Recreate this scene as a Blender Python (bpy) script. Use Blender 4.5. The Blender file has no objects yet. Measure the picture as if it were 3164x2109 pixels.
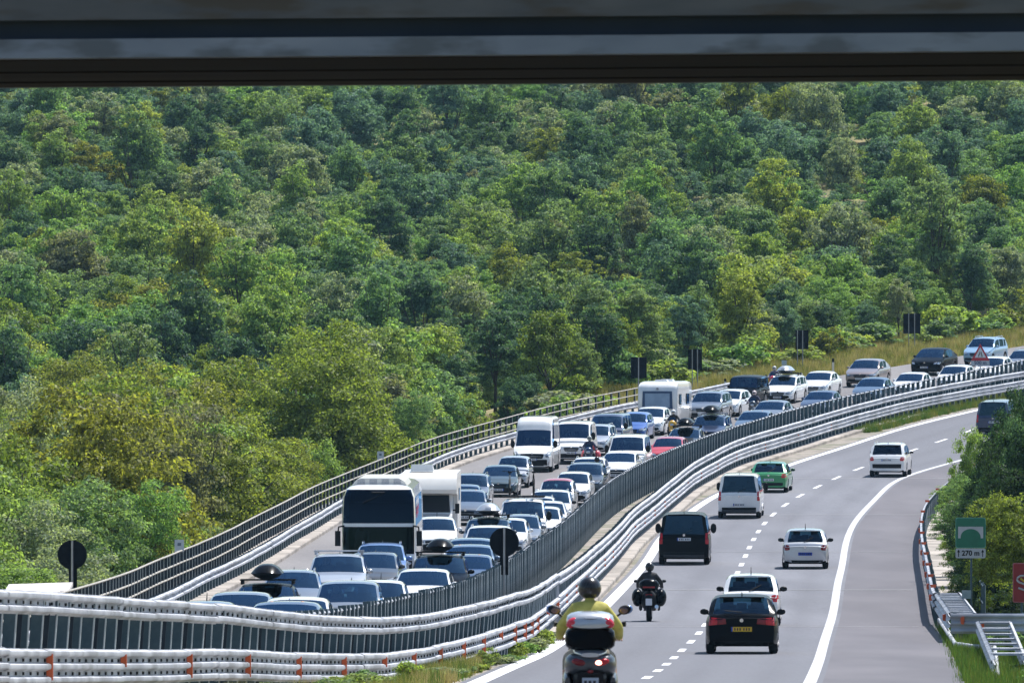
import bpy, bmesh, math, random
import numpy as np
from mathutils import Vector, Matrix, Euler
from mathutils.bvhtree import BVHTree
random.seed(7)
R = math.radians
SC = bpy.context.scene
# ------------------------------------------------------------------ camera
ZC = 20.0                      # camera height above the valley datum
F = 30000.0                    # focal length in photograph pixels
cam_d = bpy.data.cameras.new('camera'); cam = bpy.data.objects.new('camera', cam_d)
SC.collection.objects.link(cam); SC.camera = cam
cam.location = (0, 0, ZC); cam.rotation_euler = (R(90), 0, 0)
cam_d.sensor_width = 36; cam_d.lens = 36*F/3164.0; cam_d.shift_y = -254.5/3164.0
cam_d.clip_start = 1; cam_d.clip_end = 6000
cam_d.dof.use_dof = True; cam_d.dof.focus_distance = 420; cam_d.dof.aperture_fstop = 18
# ------------------------------------------------------------------ sky, sun, exposure
W = bpy.data.worlds.new('World'); SC.world = W; W.use_nodes = True
nt = W.node_tree; nt.nodes.clear()
sky = nt.nodes.new('ShaderNodeTexSky'); bg = nt.nodes.new('ShaderNodeBackground'); wo = nt.nodes.new('ShaderNodeOutputWorld')
SUNV = Vector((0.36, 0.50, 1.05)).normalized()
sun_el = math.asin(SUNV.z); sun_az = math.atan2(SUNV.x, SUNV.y)
sky.sky_type = 'NISHITA'; sky.sun_disc = False; sky.sun_elevation = sun_el; sky.sun_rotation = sun_az
sky.air_density = 1.2; sky.dust_density = 0.6; sky.ozone_density = 1.5
bg.inputs['Strength'].default_value = 0.105
nt.links.new(sky.outputs[0], bg.inputs[0]); nt.links.new(bg.outputs[0], wo.inputs[0])
sl = bpy.data.lights.new('sun', 'SUN'); sl.energy = 5.0; sl.angle = R(0.53); sl.color = (1.0, 0.97, 0.93)
so = bpy.data.objects.new('sun', sl); SC.collection.objects.link(so)
so.rotation_euler = (-SUNV).to_track_quat('-Z', 'Y').to_euler()
SC.view_settings.view_transform = 'Standard'; SC.view_settings.look = 'None'
SC.view_settings.exposure = 0.5; SC.view_settings.gamma = 1; SC.view_settings.use_curve_mapping = False
SC.cycles.max_bounces = 8; SC.cycles.transparent_max_bounces = 16
SC.cycles.volume_bounces = 0; SC.cycles.volume_max_steps = 32

# ------------------------------------------------------------------ helpers
COL = SC.collection
def tag(o, label=None, cat=None, group=None, kind=None):
    if label: o['label'] = label
    if cat: o['category'] = cat
    if group: o['group'] = group
    if kind: o['kind'] = kind
    return o
def mesh(name, verts, faces, mats=(), midx=None, smooth=None):
    me = bpy.data.meshes.new(name); me.from_pydata([tuple(v) for v in verts], [], faces)
    for m in mats: me.materials.append(m)
    if midx is not None:
        me.polygons.foreach_set('material_index', midx)
    if smooth is not None:
        me.polygons.foreach_set('use_smooth', [True]*len(me.polygons))
        if smooth < 180: me.set_sharp_from_angle(angle=R(smooth))
    me.update(); return me
def link(name, me, parent=None, loc=None, rot=None):
    o = bpy.data.objects.new(name, me); COL.objects.link(o)
    if parent: o.parent = parent
    if loc is not None: o.location = loc
    if rot is not None: o.rotation_euler = rot
    return o
def empty(name, loc, rz=0):
    o = bpy.data.objects.new(name, None); COL.objects.link(o); o.location = loc
    o.rotation_euler = (0, 0, rz); o.empty_display_size = .3; return o
class MB:
    """collects simple shapes into one mesh"""
    def __init__(s): s.v = []; s.f = []; s.m = []
    def add(s, vs, fs, mi=0):
        b = len(s.v); s.v += [Vector(v) for v in vs]; s.f += [tuple(i+b for i in f) for f in fs]; s.m += [mi]*len(fs)
    def box(s, c, d, mi=0, rot=None, taper=1.0):
        x, y, z = d[0]/2, d[1]/2, d[2]/2; t = taper
        P = [(-x,-y,-z),(x,-y,-z),(x,y,-z),(-x,y,-z),(-x*t,-y*t,z),(x*t,-y*t,z),(x*t,y*t,z),(-x*t,y*t,z)]
        P = [Vector(p) for p in P]
        if rot is not None:
            M = Euler(rot).to_matrix(); P = [M @ p for p in P]
        c = Vector(c)
        s.add([p+c for p in P], [(0,3,2,1),(4,5,6,7),(0,1,5,4),(1,2,6,5),(2,3,7,6),(3,0,4,7)], mi)
    def tube(s, pts, rad, n=6, mi=0, cap=True):
        pts = [Vector(p) for p in pts]
        if not isinstance(rad, (list, tuple)): rad = [rad]*len(pts)
        rings = []
        for i, p in enumerate(pts):
            t = (pts[min(i+1, len(pts)-1)]-pts[max(i-1, 0)]).normalized()
            u = t.cross(Vector((0,0,1)))
            if u.length < .05: u = t.cross(Vector((1,0,0)))
            u.normalize(); w = u.cross(t)
            rings.append([p+(u*math.cos(a)+w*math.sin(a))*rad[i] for a in [2*math.pi*k/n for k in range(n)]])
        vs = [v for r in rings for v in r]; fs = []
        for i in range(len(pts)-1):
            for k in range(n):
                k2 = (k+1) % n; fs.append((i*n+k, i*n+k2, (i+1)*n+k2, (i+1)*n+k))
        if cap: fs.append(tuple(range(n-1, -1, -1))); fs.append(tuple((len(pts)-1)*n+k for k in range(n)))
        s.add(vs, fs, mi)
    def cyl(s, c, r, h, axis='z', n=16, mi=0, r2=None):
        a = {'x': Vector((1,0,0)), 'y': Vector((0,1,0)), 'z': Vector((0,0,1))}[axis]; c = Vector(c)
        s.tube([c-a*h/2, c+a*h/2], [r, r if r2 is None else r2], n, mi)
    def ell(s, c, d, nu=12, nv=8, mi=0, zmin=-1, rot=None):
        vs = []; fs = []; c = Vector(c); M = Euler(rot).to_matrix() if rot else None
        for j in range(nv+1):
            ph = -math.pi/2+math.pi*j/nv; z = max(math.sin(ph), zmin)
            for i in range(nu):
                th = 2*math.pi*i/nu
                p = Vector((math.cos(ph)*math.cos(th)*d[0], math.cos(ph)*math.sin(th)*d[1], z*d[2]))
                if M: p = M @ p
                vs.append(p+c)
        for j in range(nv):
            for i in range(nu):
                i2 = (i+1) % nu; fs.append((j*nu+i, j*nu+i2, (j+1)*nu+i2, (j+1)*nu+i))
        s.add(vs, fs, mi)
    def prism(s, poly, y0, y1, mi=0, plane='xz'):
        n = len(poly)
        if plane == 'xz': a = [(x, y0, z) for x, z in poly]; b = [(x, y1, z) for x, z in poly]
        elif plane == 'xy': a = [(x, y, y0) for x, y in poly]; b = [(x, y, y1) for x, y in poly]
        else: a = [(y0, y, z) for y, z in poly]; b = [(y1, y, z) for y, z in poly]
        s.add(a+b, [tuple(range(n)), tuple(range(2*n-1, n-1, -1))]+[(i, i+n, (i+1) % n+n, (i+1) % n) for i in range(n)], mi)
    def mesh(s, name, mats, smooth=None):
        if not isinstance(mats, (list, tuple)): mats = [mats]
        return mesh(name, s.v, s.f, mats, s.m, smooth)
    def build(s, name, mats, parent=None, smooth=None, loc=None, rot=None):
        return link(name, s.mesh(name, mats, smooth), parent, loc, rot)

# ------------------------------------------------------------------ materials
MATS = {}
def nodes(name):
    m = bpy.data.materials.new(name); m.use_nodes = True; n = m.node_tree
    b = n.nodes['Principled BSDF']; return m, n, b
def mix_noise(n, b, c1, c2, scale, detail=4, lo=.35, hi=.65, vec='Object', c3=None, scale3=None, stretch=None):
    tc = n.nodes.new('ShaderNodeTexCoord'); ns = n.nodes.new('ShaderNodeTexNoise'); cr = n.nodes.new('ShaderNodeValToRGB')
    ns.inputs['Scale'].default_value = scale; ns.inputs['Detail'].default_value = detail
    src = tc.outputs[vec]
    if stretch:
        mp = n.nodes.new('ShaderNodeMapping'); mp.inputs['Scale'].default_value = stretch; n.links.new(src, mp.inputs[0]); src = mp.outputs[0]
    n.links.new(src, ns.inputs['Vector']); n.links.new(ns.outputs['Fac'], cr.inputs[0])
    cr.color_ramp.elements[0].position = lo; cr.color_ramp.elements[1].position = hi
    cr.color_ramp.elements[0].color = (*c1, 1); cr.color_ramp.elements[1].color = (*c2, 1)
    out = cr.outputs[0]
    if c3:
        n2 = n.nodes.new('ShaderNodeTexNoise'); n2.inputs['Scale'].default_value = scale3; n2.inputs['Detail'].default_value = 3
        n.links.new(src, n2.inputs['Vector']); r2 = n.nodes.new('ShaderNodeValToRGB'); n.links.new(n2.outputs['Fac'], r2.inputs[0])
        r2.color_ramp.elements[0].position = .48; r2.color_ramp.elements[1].position = .62
        mx = n.nodes.new('ShaderNodeMixRGB'); n.links.new(r2.outputs[0], mx.inputs[0]); n.links.new(out, mx.inputs[1]); mx.inputs[2].default_value = (*c3, 1)
        out = mx.outputs[0]
    n.links.new(out, b.inputs['Base Color']); return ns
def surf(name, c1, c2=None, scale=3, rough=.8, metal=0, bump=0, spec=.5, **k):
    if name in MATS: return MATS[name]
    m, n, b = nodes(name); b.inputs['Specular IOR Level'].default_value = spec; b.inputs['Roughness'].default_value = rough; b.inputs['Metallic'].default_value = metal
    if c2 is None: b.inputs['Base Color'].default_value = (*c1, 1)
    else:
        ns = mix_noise(n, b, c1, c2, scale, **k)
        if bump:
            bp = n.nodes.new('ShaderNodeBump'); bp.inputs['Strength'].default_value = bump; bp.inputs['Distance'].default_value = .02
            n.links.new(ns.outputs['Fac'], bp.inputs['Height']); n.links.new(bp.outputs[0], b.inputs['Normal'])
    MATS[name] = m; return m
def paint(name, c, metal=.0, rough=.32, coat=1.0, spec=.5):
    key = 'paint_'+name
    if key in MATS: return MATS[key]
    m, n, b = nodes(key)
    mix_noise(n, b, tuple(x*.93 for x in c), c, 2.5, lo=.3, hi=.6)
    b.inputs['Metallic'].default_value = metal; b.inputs['Roughness'].default_value = rough; b.inputs['Specular IOR Level'].default_value = spec
    b.inputs['Coat Weight'].default_value = coat; b.inputs['Coat Roughness'].default_value = .06
    MATS[key] = m; return m
ASPH = surf('asphalt', (.125,.127,.146), (.168,.170,.192), .35, .9, c3=(.128,.130,.148), scale3=.05, stretch=(1,.12,1))
ASPHL = surf('asphalt_left', (.150,.140,.142), (.200,.188,.188), .3, .9, stretch=(1,.12,1))
ASPHS = surf('asphalt_shoulder', (.100,.094,.106), (.136,.127,.140), .4, .9, c3=(.088,.083,.094), scale3=.07, stretch=(1,.15,1))
LINE = surf('road_paint', (.62,.62,.64), (.82,.82,.84), 2.2, .7)
LINE2 = surf('worn_road_paint', (.42,.42,.44), (.56,.56,.58), 1.5, .7)
CONC = surf('kerb_concrete', (.30,.265,.235), (.44,.39,.34), .9, .85, bump=.3, c3=(.25,.22,.19), scale3=.4)
CONC2 = surf('parapet_concrete', (.30,.29,.28), (.40,.39,.37), 1.1, .9, bump=.3)
DIRT = surf('median_dirt', (.20,.175,.15), (.33,.29,.25), 1.6, .95, c3=(.15,.15,.10), scale3=.5, bump=.4)
GROUND = surf('dry_grass_ground', (.20,.17,.07), (.30,.25,.12), .8, .95, c3=(.07,.10,.03), scale3=.12)
STEEL = surf('galvanised_rail', (.38,.40,.45), (.56,.575,.62), 1.3, .6, metal=.15, c3=(.32,.33,.36), scale3=.9)
STEEL2 = surf('shade_toned_post', (.032,.065,.085), (.075,.115,.135), 2.5, .6, metal=.2, spec=.3)  # galvanised steel with its shaded teal tone put into the base colour
STEEL3 = surf('railing_steel', (.34,.31,.27), (.52,.48,.42), 3, .6, metal=.2)
POLE = surf('sign_pole', (.30,.31,.33), (.40,.41,.43), 4, .5, metal=.5)
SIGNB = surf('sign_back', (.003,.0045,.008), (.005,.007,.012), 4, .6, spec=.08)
REFL = surf('reflector_orange', (.55,.085,.02), (.70,.12,.03), 6, .45)
RUB = surf('tyre_rubber', (.006,.006,.008), (.012,.012,.014), 9, .8, spec=.15)
RIM = surf('alloy_rim', (.35,.35,.37), (.5,.5,.52), 6, .3, metal=.8)
BLK = surf('black_plastic', (.004,.005,.007), (.009,.010,.012), 8, .5, spec=.2)
DARKUND = surf('underbody', (.004,.004,.005), (.007,.007,.008), 8, .9, spec=.05)
INT = surf('interior_fabric', (.02,.021,.024), (.035,.035,.04), 8, .8)
PLATEW = surf('plate_white', (.60,.62,.66), (.72,.73,.76), 4, .5)
PLATEY = surf('plate_yellow', (.62,.36,.01), (.72,.44,.02), 4, .5)
PLATEB = surf('plate_blue', (.02,.06,.35))
LETTER = surf('plate_letter', (.02,.02,.03))
REDL = surf('tail_lamp_red', (.42,.006,.012), (.60,.012,.02), 8, .15)
REDD = surf('tail_lamp_dark_red', (.16,.004,.008), (.24,.006,.012), 8, .2)
CHROME = surf('chrome', (.7,.7,.72), rough=.12, metal=1)
def lampglass():
    m, n, b = nodes('headlamp_glass'); b.inputs['Base Color'].default_value = (.55,.58,.62,1); b.inputs['Roughness'].default_value = .08
    b.inputs['Metallic'].default_value = .55; b.inputs['Coat Weight'].default_value = 1; return m
HEADL = lampglass()
def glass(name, tint, ior=1.75, rough=.03, gc=(.26,.55,.92,1)):
    m = bpy.data.materials.new(name); m.use_nodes = True; n = m.node_tree; n.nodes.clear()
    o = n.nodes.new('ShaderNodeOutputMaterial'); mx = n.nodes.new('ShaderNodeMixShader'); fr = n.nodes.new('ShaderNodeFresnel')
    tr = n.nodes.new('ShaderNodeBsdfTransparent'); gl = n.nodes.new('ShaderNodeBsdfGlossy')
    fr.inputs['IOR'].default_value = ior; tr.inputs[0].default_value = (*tint, 1); gl.inputs['Roughness'].default_value = rough
    gl.inputs['Color'].default_value = gc
    n.links.new(fr.outputs[0], mx.inputs[0]); n.links.new(tr.outputs[0], mx.inputs[1]); n.links.new(gl.outputs[0], mx.inputs[2]); n.links.new(mx.outputs[0], o.inputs[0])
    return m
GLASSC = glass('clear_car_glass', (.66,.80,.80), 1.55); GLASS = glass('car_glass', (.42,.54,.56), 1.7); GLASSD = glass('privacy_glass', (.04,.06,.07), 1.6); GLASSW = glass('windscreen_glass', (.20,.36,.42), 2.2)
DGL = surf('opaque_dark_glass', (.006,.012,.02), rough=.06)
PC = {  # paints
 'white': paint('white', (.80,.80,.80)), 'silver': paint('silver', (.50,.52,.55), .5, .3), 'greysilver': paint('grey silver', (.20,.225,.26), .5, .3),
 'grey': paint('grey', (.13,.15,.18), .5, .3), 'darkgrey': paint('dark grey', (.05,.06,.07), .4, .3), 'black': paint('black', (.002,.003,.005), 0, .25, .05, .05),
 'darkblue': paint('dark blue', (.02,.04,.10), .3, .3), 'blue': paint('blue', (.03,.12,.42), .2, .3), 'bmwblue': paint('light metallic blue', (.10,.20,.45), .4, .3),
 'steelblue': paint('steel blue', (.07,.125,.20), .4, .3), 'lightblue': paint('pale blue', (.26,.42,.58), .3, .3), 'red': paint('red', (.55,.03,.045)),
 'green': paint('green', (.015,.26,.085), .1, .3), 'teal': paint('dark teal', (.035,.07,.08), .4, .3), 'bronze': paint('bronze', (.30,.24,.22), .5, .3),
 'cream': paint('cream white', (.76,.74,.70), 0, .4, .4), 'yellow': paint('yellow', (.7,.4,.02))}

# ------------------------------------------------------------------ the motorway's long profile and plan
PROF = [(0,-1.8),(60,-3.4),(107,-5.05),(130,-6.1),(160,-7.35),(196,-8.5),(244,-9.95),(300,-11.0),(366,-11.6),(430,-11.7),(490,-11.0),(530,-10.2),(570,-9.0),(620,-7.2),(680,-5.0),(760,-2.0),(900,4)]
_ys = np.arange(-100, 900, 1.0)
def gsm(a, s, mode='edge'):
    k = np.exp(-.5*(np.arange(-40, 41)/float(s))**2); k /= k.sum()
    if mode == 'lin':
        l = a[0]+(a[1]-a[0])*np.arange(-40, 0); r = a[-1]+(a[-1]-a[-2])*np.arange(1, 41); p = np.concatenate([l, a, r])
    else: p = np.pad(a, 40, mode='edge')
    return np.convolve(p, k, 'valid')
_z = gsm(np.interp(_ys, *zip(*PROF)), 12)
def zr(y): return float(np.interp(y, _ys, _z))+ZC
def vof(y, h=0): return 800-(zr(y)-ZC+h)*F/y
def y_of(v, h=0):
    y = 760.
    while vof(y, h) < v and y > 100: y -= .5
    return y
def X(u, y): return (u-1582.)*y/F
class Curve:
    def __init__(s, pts=None, h=0, xy=None, sm=9):
        q = list(xy) if xy else []
        if pts: q += [(y_of(b, h), X(a, y_of(b, h))) for a, b in pts]
        q.sort(); ys = np.array([a for a, b in q]); xs = np.array([b for a, b in q])
        sl0 = (xs[min(2, len(xs)-1)]-xs[0])/(ys[min(2, len(xs)-1)]-ys[0]); sl1 = (xs[-1]-xs[-3])/(ys[-1]-ys[-3])
        g = np.interp(_ys, ys, xs); g = np.where(_ys < ys[0], xs[0]+(_ys-ys[0])*sl0, g); g = np.where(_ys > ys[-1], xs[-1]+(_ys-ys[-1])*sl1, g)
        s.g = gsm(g, sm, 'lin')
    def __call__(s, y): return float(np.interp(y, _ys, s.g))
KL = Curve([(657,1851),(745,1809),(853,1744),(933,1691),(1078,1595),(1395,1449),(1464,1422),(1594,1384),(1819,1316),(2470,1178),(2600,1158),(2775,1129),(3126,1074)], xy=[(200,-10.6),(100,-12.5)])
F2C = Curve([(1575,1724),(1679,1652),(1767,1587),(1850,1510),(1899,1469),(2026,1405),(2122,1364),(2200,1338),(2253,1319),(2355,1288),(2483,1250),(2610,1219),(2700,1204),(2791,1184),(2919,1158),(3046,1136),(3164,1107)], 1.65,
            xy=[(250,-1.55),(225,-2.76),(200,-3.95),(160,-6.6),(100,-11.)])
F1C = Curve(xy=[(60,-15.5),(140,-7.4),(168,-4.7),(192,-2.66),(210,-1.27),(232,.05),(273,1.04),(297,1.68),(394,4.83),(434,6.71),(468,8.72),(500,11.45),(540,18.0),(562,22.6),(577,26.9),(587,30.5)], sm=7)
EL = Curve([(2021,1700),(1995,1739),(2039,1662),(2130,1580),(2221,1522),(2428,1436),(2650,1366),(2791,1318),(2919,1290),(3030,1263)], xy=[(600,34.6),(650,48.5),(309,2.94),(224,.13),(190,-.75),(150,-1.6)])
DC = Curve([(1982,2102),(2017,2081),(2044,2063),(2073,2039),(2099,2014),(2122,1992),(2144,1973),(2161,1954),(2176,1931),(2273,1779),(2286,1753),(2299,1727),(2309,1702),(2323,1675),(2337,1650),(2354,1623),(2377,1598),(2405,1572),(2444,1546),(2490,1520),(2544,1493),(2603,1466),(2669,1439),(2848,1379),(2946,1349)], sm=6)
SLc = Curve([(2980,1419),(2866,1446),(2758,1480),(2705,1542),(2663,1580),(2634,1618),(2617,1660),(2608,1702),(2602,1750),(2590,1789),(2576,1884),(2543,1991),(2502,2109)], xy=[(541,29.2),(564,33.9),(600,43.),(650,57.)])
RB = Curve([(2915,1500),(2861,1555),(2848,1606),(2850,1660),(2863,1719),(2875,1778),(2890,1841)], .9, xy=[(250,11.3),(200,9.3),(150,7.2),(480,22.9),(511,27.4),(541,33.0),(564,37.8),(600,47.),(650,61.)])
def heading(C, y): return math.atan2(C(y+2)-C(y-2), 4.)     # angle from +y towards +x
def ribbon(name, cl, cr, y0, y1, dz, mat, nx=1, step=3., kind='structure', parent=None, crown=None):
    n = int((y1-y0)/step)+1; vs = []; fs = []
    for i in range(n+1):
        y = y0+(y1-y0)*i/n; a, b = cl(y), cr(y)
        for j in range(nx+1): vs.append((a+(b-a)*j/nx, y, zr(y)+dz))
    for i in range(n):
        for j in range(nx):
            k = i*(nx+1)+j; fs.append((k, k+1, k+nx+2, k+nx+1))
    me_ = mesh(name, vs, fs, [mat]); uv = me_.uv_layers.new(name='across')
    for lp in me_.loops: uv.data[lp.index].uv = ((lp.vertex_index % (nx+1))/nx, (lp.vertex_index//(nx+1))*step*.01)
    o = link(name, me_, parent); 
    if kind: o['kind'] = kind
    return o
off = lambda C, d: (lambda y: C(y)+d/math.cos(heading(C, y)))
Y1 = 748
def tracks(mat, centres, width, amt, crack=None):
    """darker wheel tracks along the lanes and fine sealed cracks, as wear of the asphalt itself"""
    n = mat.node_tree; b = n.nodes['Principled BSDF']; src = b.inputs['Base Color'].links[0].from_socket
    tc = n.nodes.new('ShaderNodeTexCoord'); sp = n.nodes.new('ShaderNodeSeparateXYZ'); n.links.new(tc.outputs['UV'], sp.inputs[0]); acc = None
    ns = n.nodes.new('ShaderNodeTexNoise'); ns.inputs['Scale'].default_value = .08; n.links.new(tc.outputs['Object'], ns.inputs['Vector'])
    for c in centres:
        a = n.nodes.new('ShaderNodeMath'); a.operation = 'SUBTRACT'; n.links.new(sp.outputs[0], a.inputs[0]); a.inputs[1].default_value = c
        d = n.nodes.new('ShaderNodeMath'); d.operation = 'ABSOLUTE'; n.links.new(a.outputs[0], d.inputs[0])
        e = n.nodes.new('ShaderNodeMapRange'); e.inputs['From Min'].default_value = 0; e.inputs['From Max'].default_value = width; e.inputs['To Min'].default_value = 1; e.inputs['To Max'].default_value = 0; n.links.new(d.outputs[0], e.inputs['Value'])
        if acc is None: acc = e.outputs[0]
        else:
            f = n.nodes.new('ShaderNodeMath'); f.operation = 'MAXIMUM'; n.links.new(acc, f.inputs[0]); n.links.new(e.outputs[0], f.inputs[1]); acc = f.outputs[0]
    g_ = n.nodes.new('ShaderNodeMath'); g_.operation = 'MULTIPLY'; n.links.new(acc, g_.inputs[0]); n.links.new(ns.outputs['Fac'], g_.inputs[1])
    h_ = n.nodes.new('ShaderNodeMath'); h_.operation = 'MULTIPLY'; n.links.new(g_.outputs[0], h_.inputs[0]); h_.inputs[1].default_value = amt*2
    mx = n.nodes.new('ShaderNodeMixRGB'); mx.inputs[2].default_value = (.085,.085,.10,1); n.links.new(h_.outputs[0], mx.inputs[0]); n.links.new(src, mx.inputs[1])
    v = n.nodes.new('ShaderNodeTexNoise'); v.inputs['Scale'].default_value = 9; v.inputs['Detail'].default_value = 6; n.links.new(tc.outputs['Object'], v.inputs['Vector'])
    m3 = n.nodes.new('ShaderNodeMixRGB'); m3.blend_type = 'OVERLAY'; m3.inputs[0].default_value = .5; n.links.new(mx.outputs[0], m3.inputs[1]); n.links.new(v.outputs['Fac'], m3.inputs[2])
    n.links.new(m3.outputs[0], b.inputs['Base Color'])
tracks(ASPH, (.12,.34,.62,.84), .07, .30); tracks(ASPHL, (.42,.56,.74,.90), .05, .25)
ribbon('left_carriageway', KL, off(F2C, -.25), 90, Y1, 0, ASPHL, nx=4)
ribbon('right_carriageway', off(EL, -.35), off(SLc, .25), 70, Y1, 0, ASPH, nx=4)
ribbon('hard_shoulder', off(SLc, .25), RB, 70, Y1, 0, ASPHS, nx=2)
ribbon('median_ground', off(F2C, -.25), off(EL, -.35), 60, Y1, -.012, DIRT, nx=6)
def paint_strip(name, C, w, y0, y1, mat, parent=None): return ribbon(name, off(C, -w/2), off(C, w/2), y0, y1, .006, mat, step=2., kind='structure' if not parent else None, parent=parent)
paint_strip('left_edge_line', EL, .37, 120, 700, LINE)
paint_strip('right_edge_line', SLc, .26, 120, 640, LINE2)
# expansion joints of the viaduct: thin pale lines across the right carriageway
jm = MB()
for vj in (1450+62/2.379, 1448+335/2.379, 1450+605/2.379, 1450+885/2.379, 1934, 1821):
    y = y_of(vj); a, b = EL(y)+.3, RB(y)-.5; z = zr(y)+.008; s = math.tan(heading(EL, y))*.0
    jm.add([(a,y,z),(b,y,z),(b,y+.28,zr(y+.28)+.008),(a,y+.28,zr(y+.28)+.008)], [(0,1,2,3)])
jm.build('viaduct_expansion_joints', surf('joint_mortar', (.24,.24,.25), (.32,.32,.33), 2))['kind'] = 'structure'
# lane dashes: each one a piece of the road surface
dash_root = empty('lane_marking', (0, 0, 0)); dash_root['kind'] = 'structure'
y = 150.; 
while y < 640:
    vs = []; 
    for k in range(4):
        yy = y+4.5*k/3; hh = .09/math.cos(heading(DC, yy))
        vs += [(DC(yy)-hh, yy, zr(yy)+.006), (DC(yy)+hh, yy, zr(yy)+.006)]
    link('dash', mesh('dash', vs, [(2*k, 2*k+1, 2*k+3, 2*k+2) for k in range(3)], [LINE]), dash_root)
    y += 12*math.cos(heading(DC, y))
y = 250.
LD = lambda y: KL(y)+.46*(F2C(y)-KL(y))+.9
while y < 640:
    vs = []
    for k in range(4):
        yy = y+4.5*k/3; vs += [(LD(yy)-.08, yy, zr(yy)+.006), (LD(yy)+.08, yy, zr(yy)+.006)]
    link('dash', mesh('dash', vs, [(2*k, 2*k+1, 2*k+3, 2*k+2) for k in range(3)], [LINE]), dash_root); y += 12
# ------------------------------------------------------------------ terrain
def hz(x, y):
    z = float(np.interp(y, [-420,-200,-60,0,150,250,320,450,550,650,750,850,950,1100,1300,1560], [62,34,6,-6,-12,-16.5,-17.5,-18,-16,-11,-4,5,15,30,46,66]))  # unseen rise behind the camera, added to darken reflections and block low sky
    z += .05*max(0, x)*min(1, max(0, (y-450)/150.))+1.2*math.sin(x*.05+y*.013)+.8*math.sin(x*.11-y*.031)
    return z+ZC
def ss(a, b, t): t = min(1, max(0, (t-a)/(b-a))); return t*t*(3-2*t)
def ground(x, y):
    if y < 50 or y > 760:
        yy = min(max(y, 50), 760)
    else: yy = y
    zroad = zr(min(y, 890))-.35; xl = KL(yy)-2.6; xr = max(RB(yy)+1.6, RB(yy))
    if x < xl:
        p = (xl-x)*math.cos(heading(KL, yy)); h = hz(x, y)
        via = 1-ss(560, 590, y)
        w = ss(0, 7, p)*via+ss(7, 26, p)*(1-via)
        base = zroad+.25*(1-via)*ss(0, 1.5, p)
        g = base*(1-w)+h*w
    elif x > xr:
        q = x-xr; w = ss(0, 10, q); g = zroad*(1-w)+(zroad+.25*min(q, 60)-1.0)*w
    else: g = zroad
    if y > 700:
        t = ss(700, 760, y); g = g*(1-t)+hz(x, y)*t
    if y < 20:
        t = ss(20, -80, y) if False else 1-ss(-80, 20, y); g = g*(1-t)+hz(x, y)*t
    return g
xs = sorted(set([round(v, 2) for v in np.concatenate([np.arange(-46, 60, 2.), np.arange(-480, -46, 20.), np.arange(60, 481, 20.)])]))
yg = sorted(set([round(v, 2) for v in np.concatenate([np.arange(40, 780, 5.), np.arange(-420, 40, 20.), np.arange(780, 1561, 20.)])]))
vs = [(x, y, ground(x, y)) for y in yg for x in xs]; nx = len(xs)
fs = [(j*nx+i, j*nx+i+1, (j+1)*nx+i+1, (j+1)*nx+i) for j in range(len(yg)-1) for i in range(nx-1)]
link('terrain', mesh('terrain', vs, fs, [GROUND], smooth=180))['kind'] = 'structure'
# ------------------------------------------------------------------ swept rails
def prof_w(n):      # n ridges; (lateral out, z)
    P = []
    for i in range(n):
        b = i*.197
        P += [(.0, b), (.0, b+.012), (.075, b+.045), (.08, b+.075), (.075, b+.11), (.0, b+.138), (.0, b+.15)]
    return [(a, z) for a, z in P]
W2 = prof_w(2); W3 = prof_w(3)
def sweep(C, y0, y1, lat, h, prof, side=1, step=1., jit=0., flat=True):
    """profile swept along curve C shifted by lat (to the right), facing side"""
    n = max(1, int(round((y1-y0)/step))); vs = []; fs = []; m = len(prof)
    for i in range(n+1):
        y = y0+(y1-y0)*i/n; a = heading(C, y); nx_, ny_ = math.cos(a), -math.sin(a); hh = h(y) if callable(h) else h
        for (d, z) in prof:
            t = lat+side*d; vs.append((C(y)+nx_*t, y+ny_*t, zr(y)+hh+z+(jit*(i/n-.5) if jit else 0)))
    for i in range(n):
        for j in range(m-1): fs.append((i*m+j, i*m+j+1, (i+1)*m+j+1, (i+1)*m+j))
    return vs, fs
def solid(vs, fs): return vs, fs
def rail_sections(name, C, y0, y1, lat, h, prof, side, mat, parent, L=4.0, amp=.02, step=1.0):
    y = y0; rnd = random.Random(hash(name) % 1000+int(y0))
    while y < y1:
        e = min(y1, y+L*math.cos(heading(C, y)))
        amp_ = amp*.45; dz = rnd.uniform(-amp_, amp_); ddl = rnd.uniform(-amp, amp)*.4
        hh = (lambda yy, dz=dz: (h(yy) if callable(h) else h)+dz)
        v, f = sweep(C, y, e+.12, lat+ddl, hh, prof, side, step, rnd.uniform(-amp_, amp_)*1.2)
        # closed back so that the rail has thickness
        v2, f2 = sweep(C, y, e+.12, lat+ddl-side*.012, hh, prof, side, step); b = len(v)
        link(name, mesh(name, v+v2, f+[tuple(i+b for i in q[::-1]) for q in f2], [mat], smooth=32), parent); y = e
NAVY = surf('dark_steel', (.018,.028,.040), (.035,.046,.06), 3, .7, spec=.2)
FLG = surf('sunlit_flange', (.22,.27,.30), (.50,.55,.58), 2.6, .5, metal=.2)  # sunlight on the right flange put into a lighter colour
def post_mesh(name, h, perp=.14, along=.07, th=.012, mat=None, lean=0, flange=True):
    m = MB()      # C section: web across the road line, two flanges along it
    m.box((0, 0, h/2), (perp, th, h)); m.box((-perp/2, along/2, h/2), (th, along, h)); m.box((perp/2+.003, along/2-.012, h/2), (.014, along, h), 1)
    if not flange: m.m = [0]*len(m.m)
    return m.mesh(name, [mat, FLG])
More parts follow.
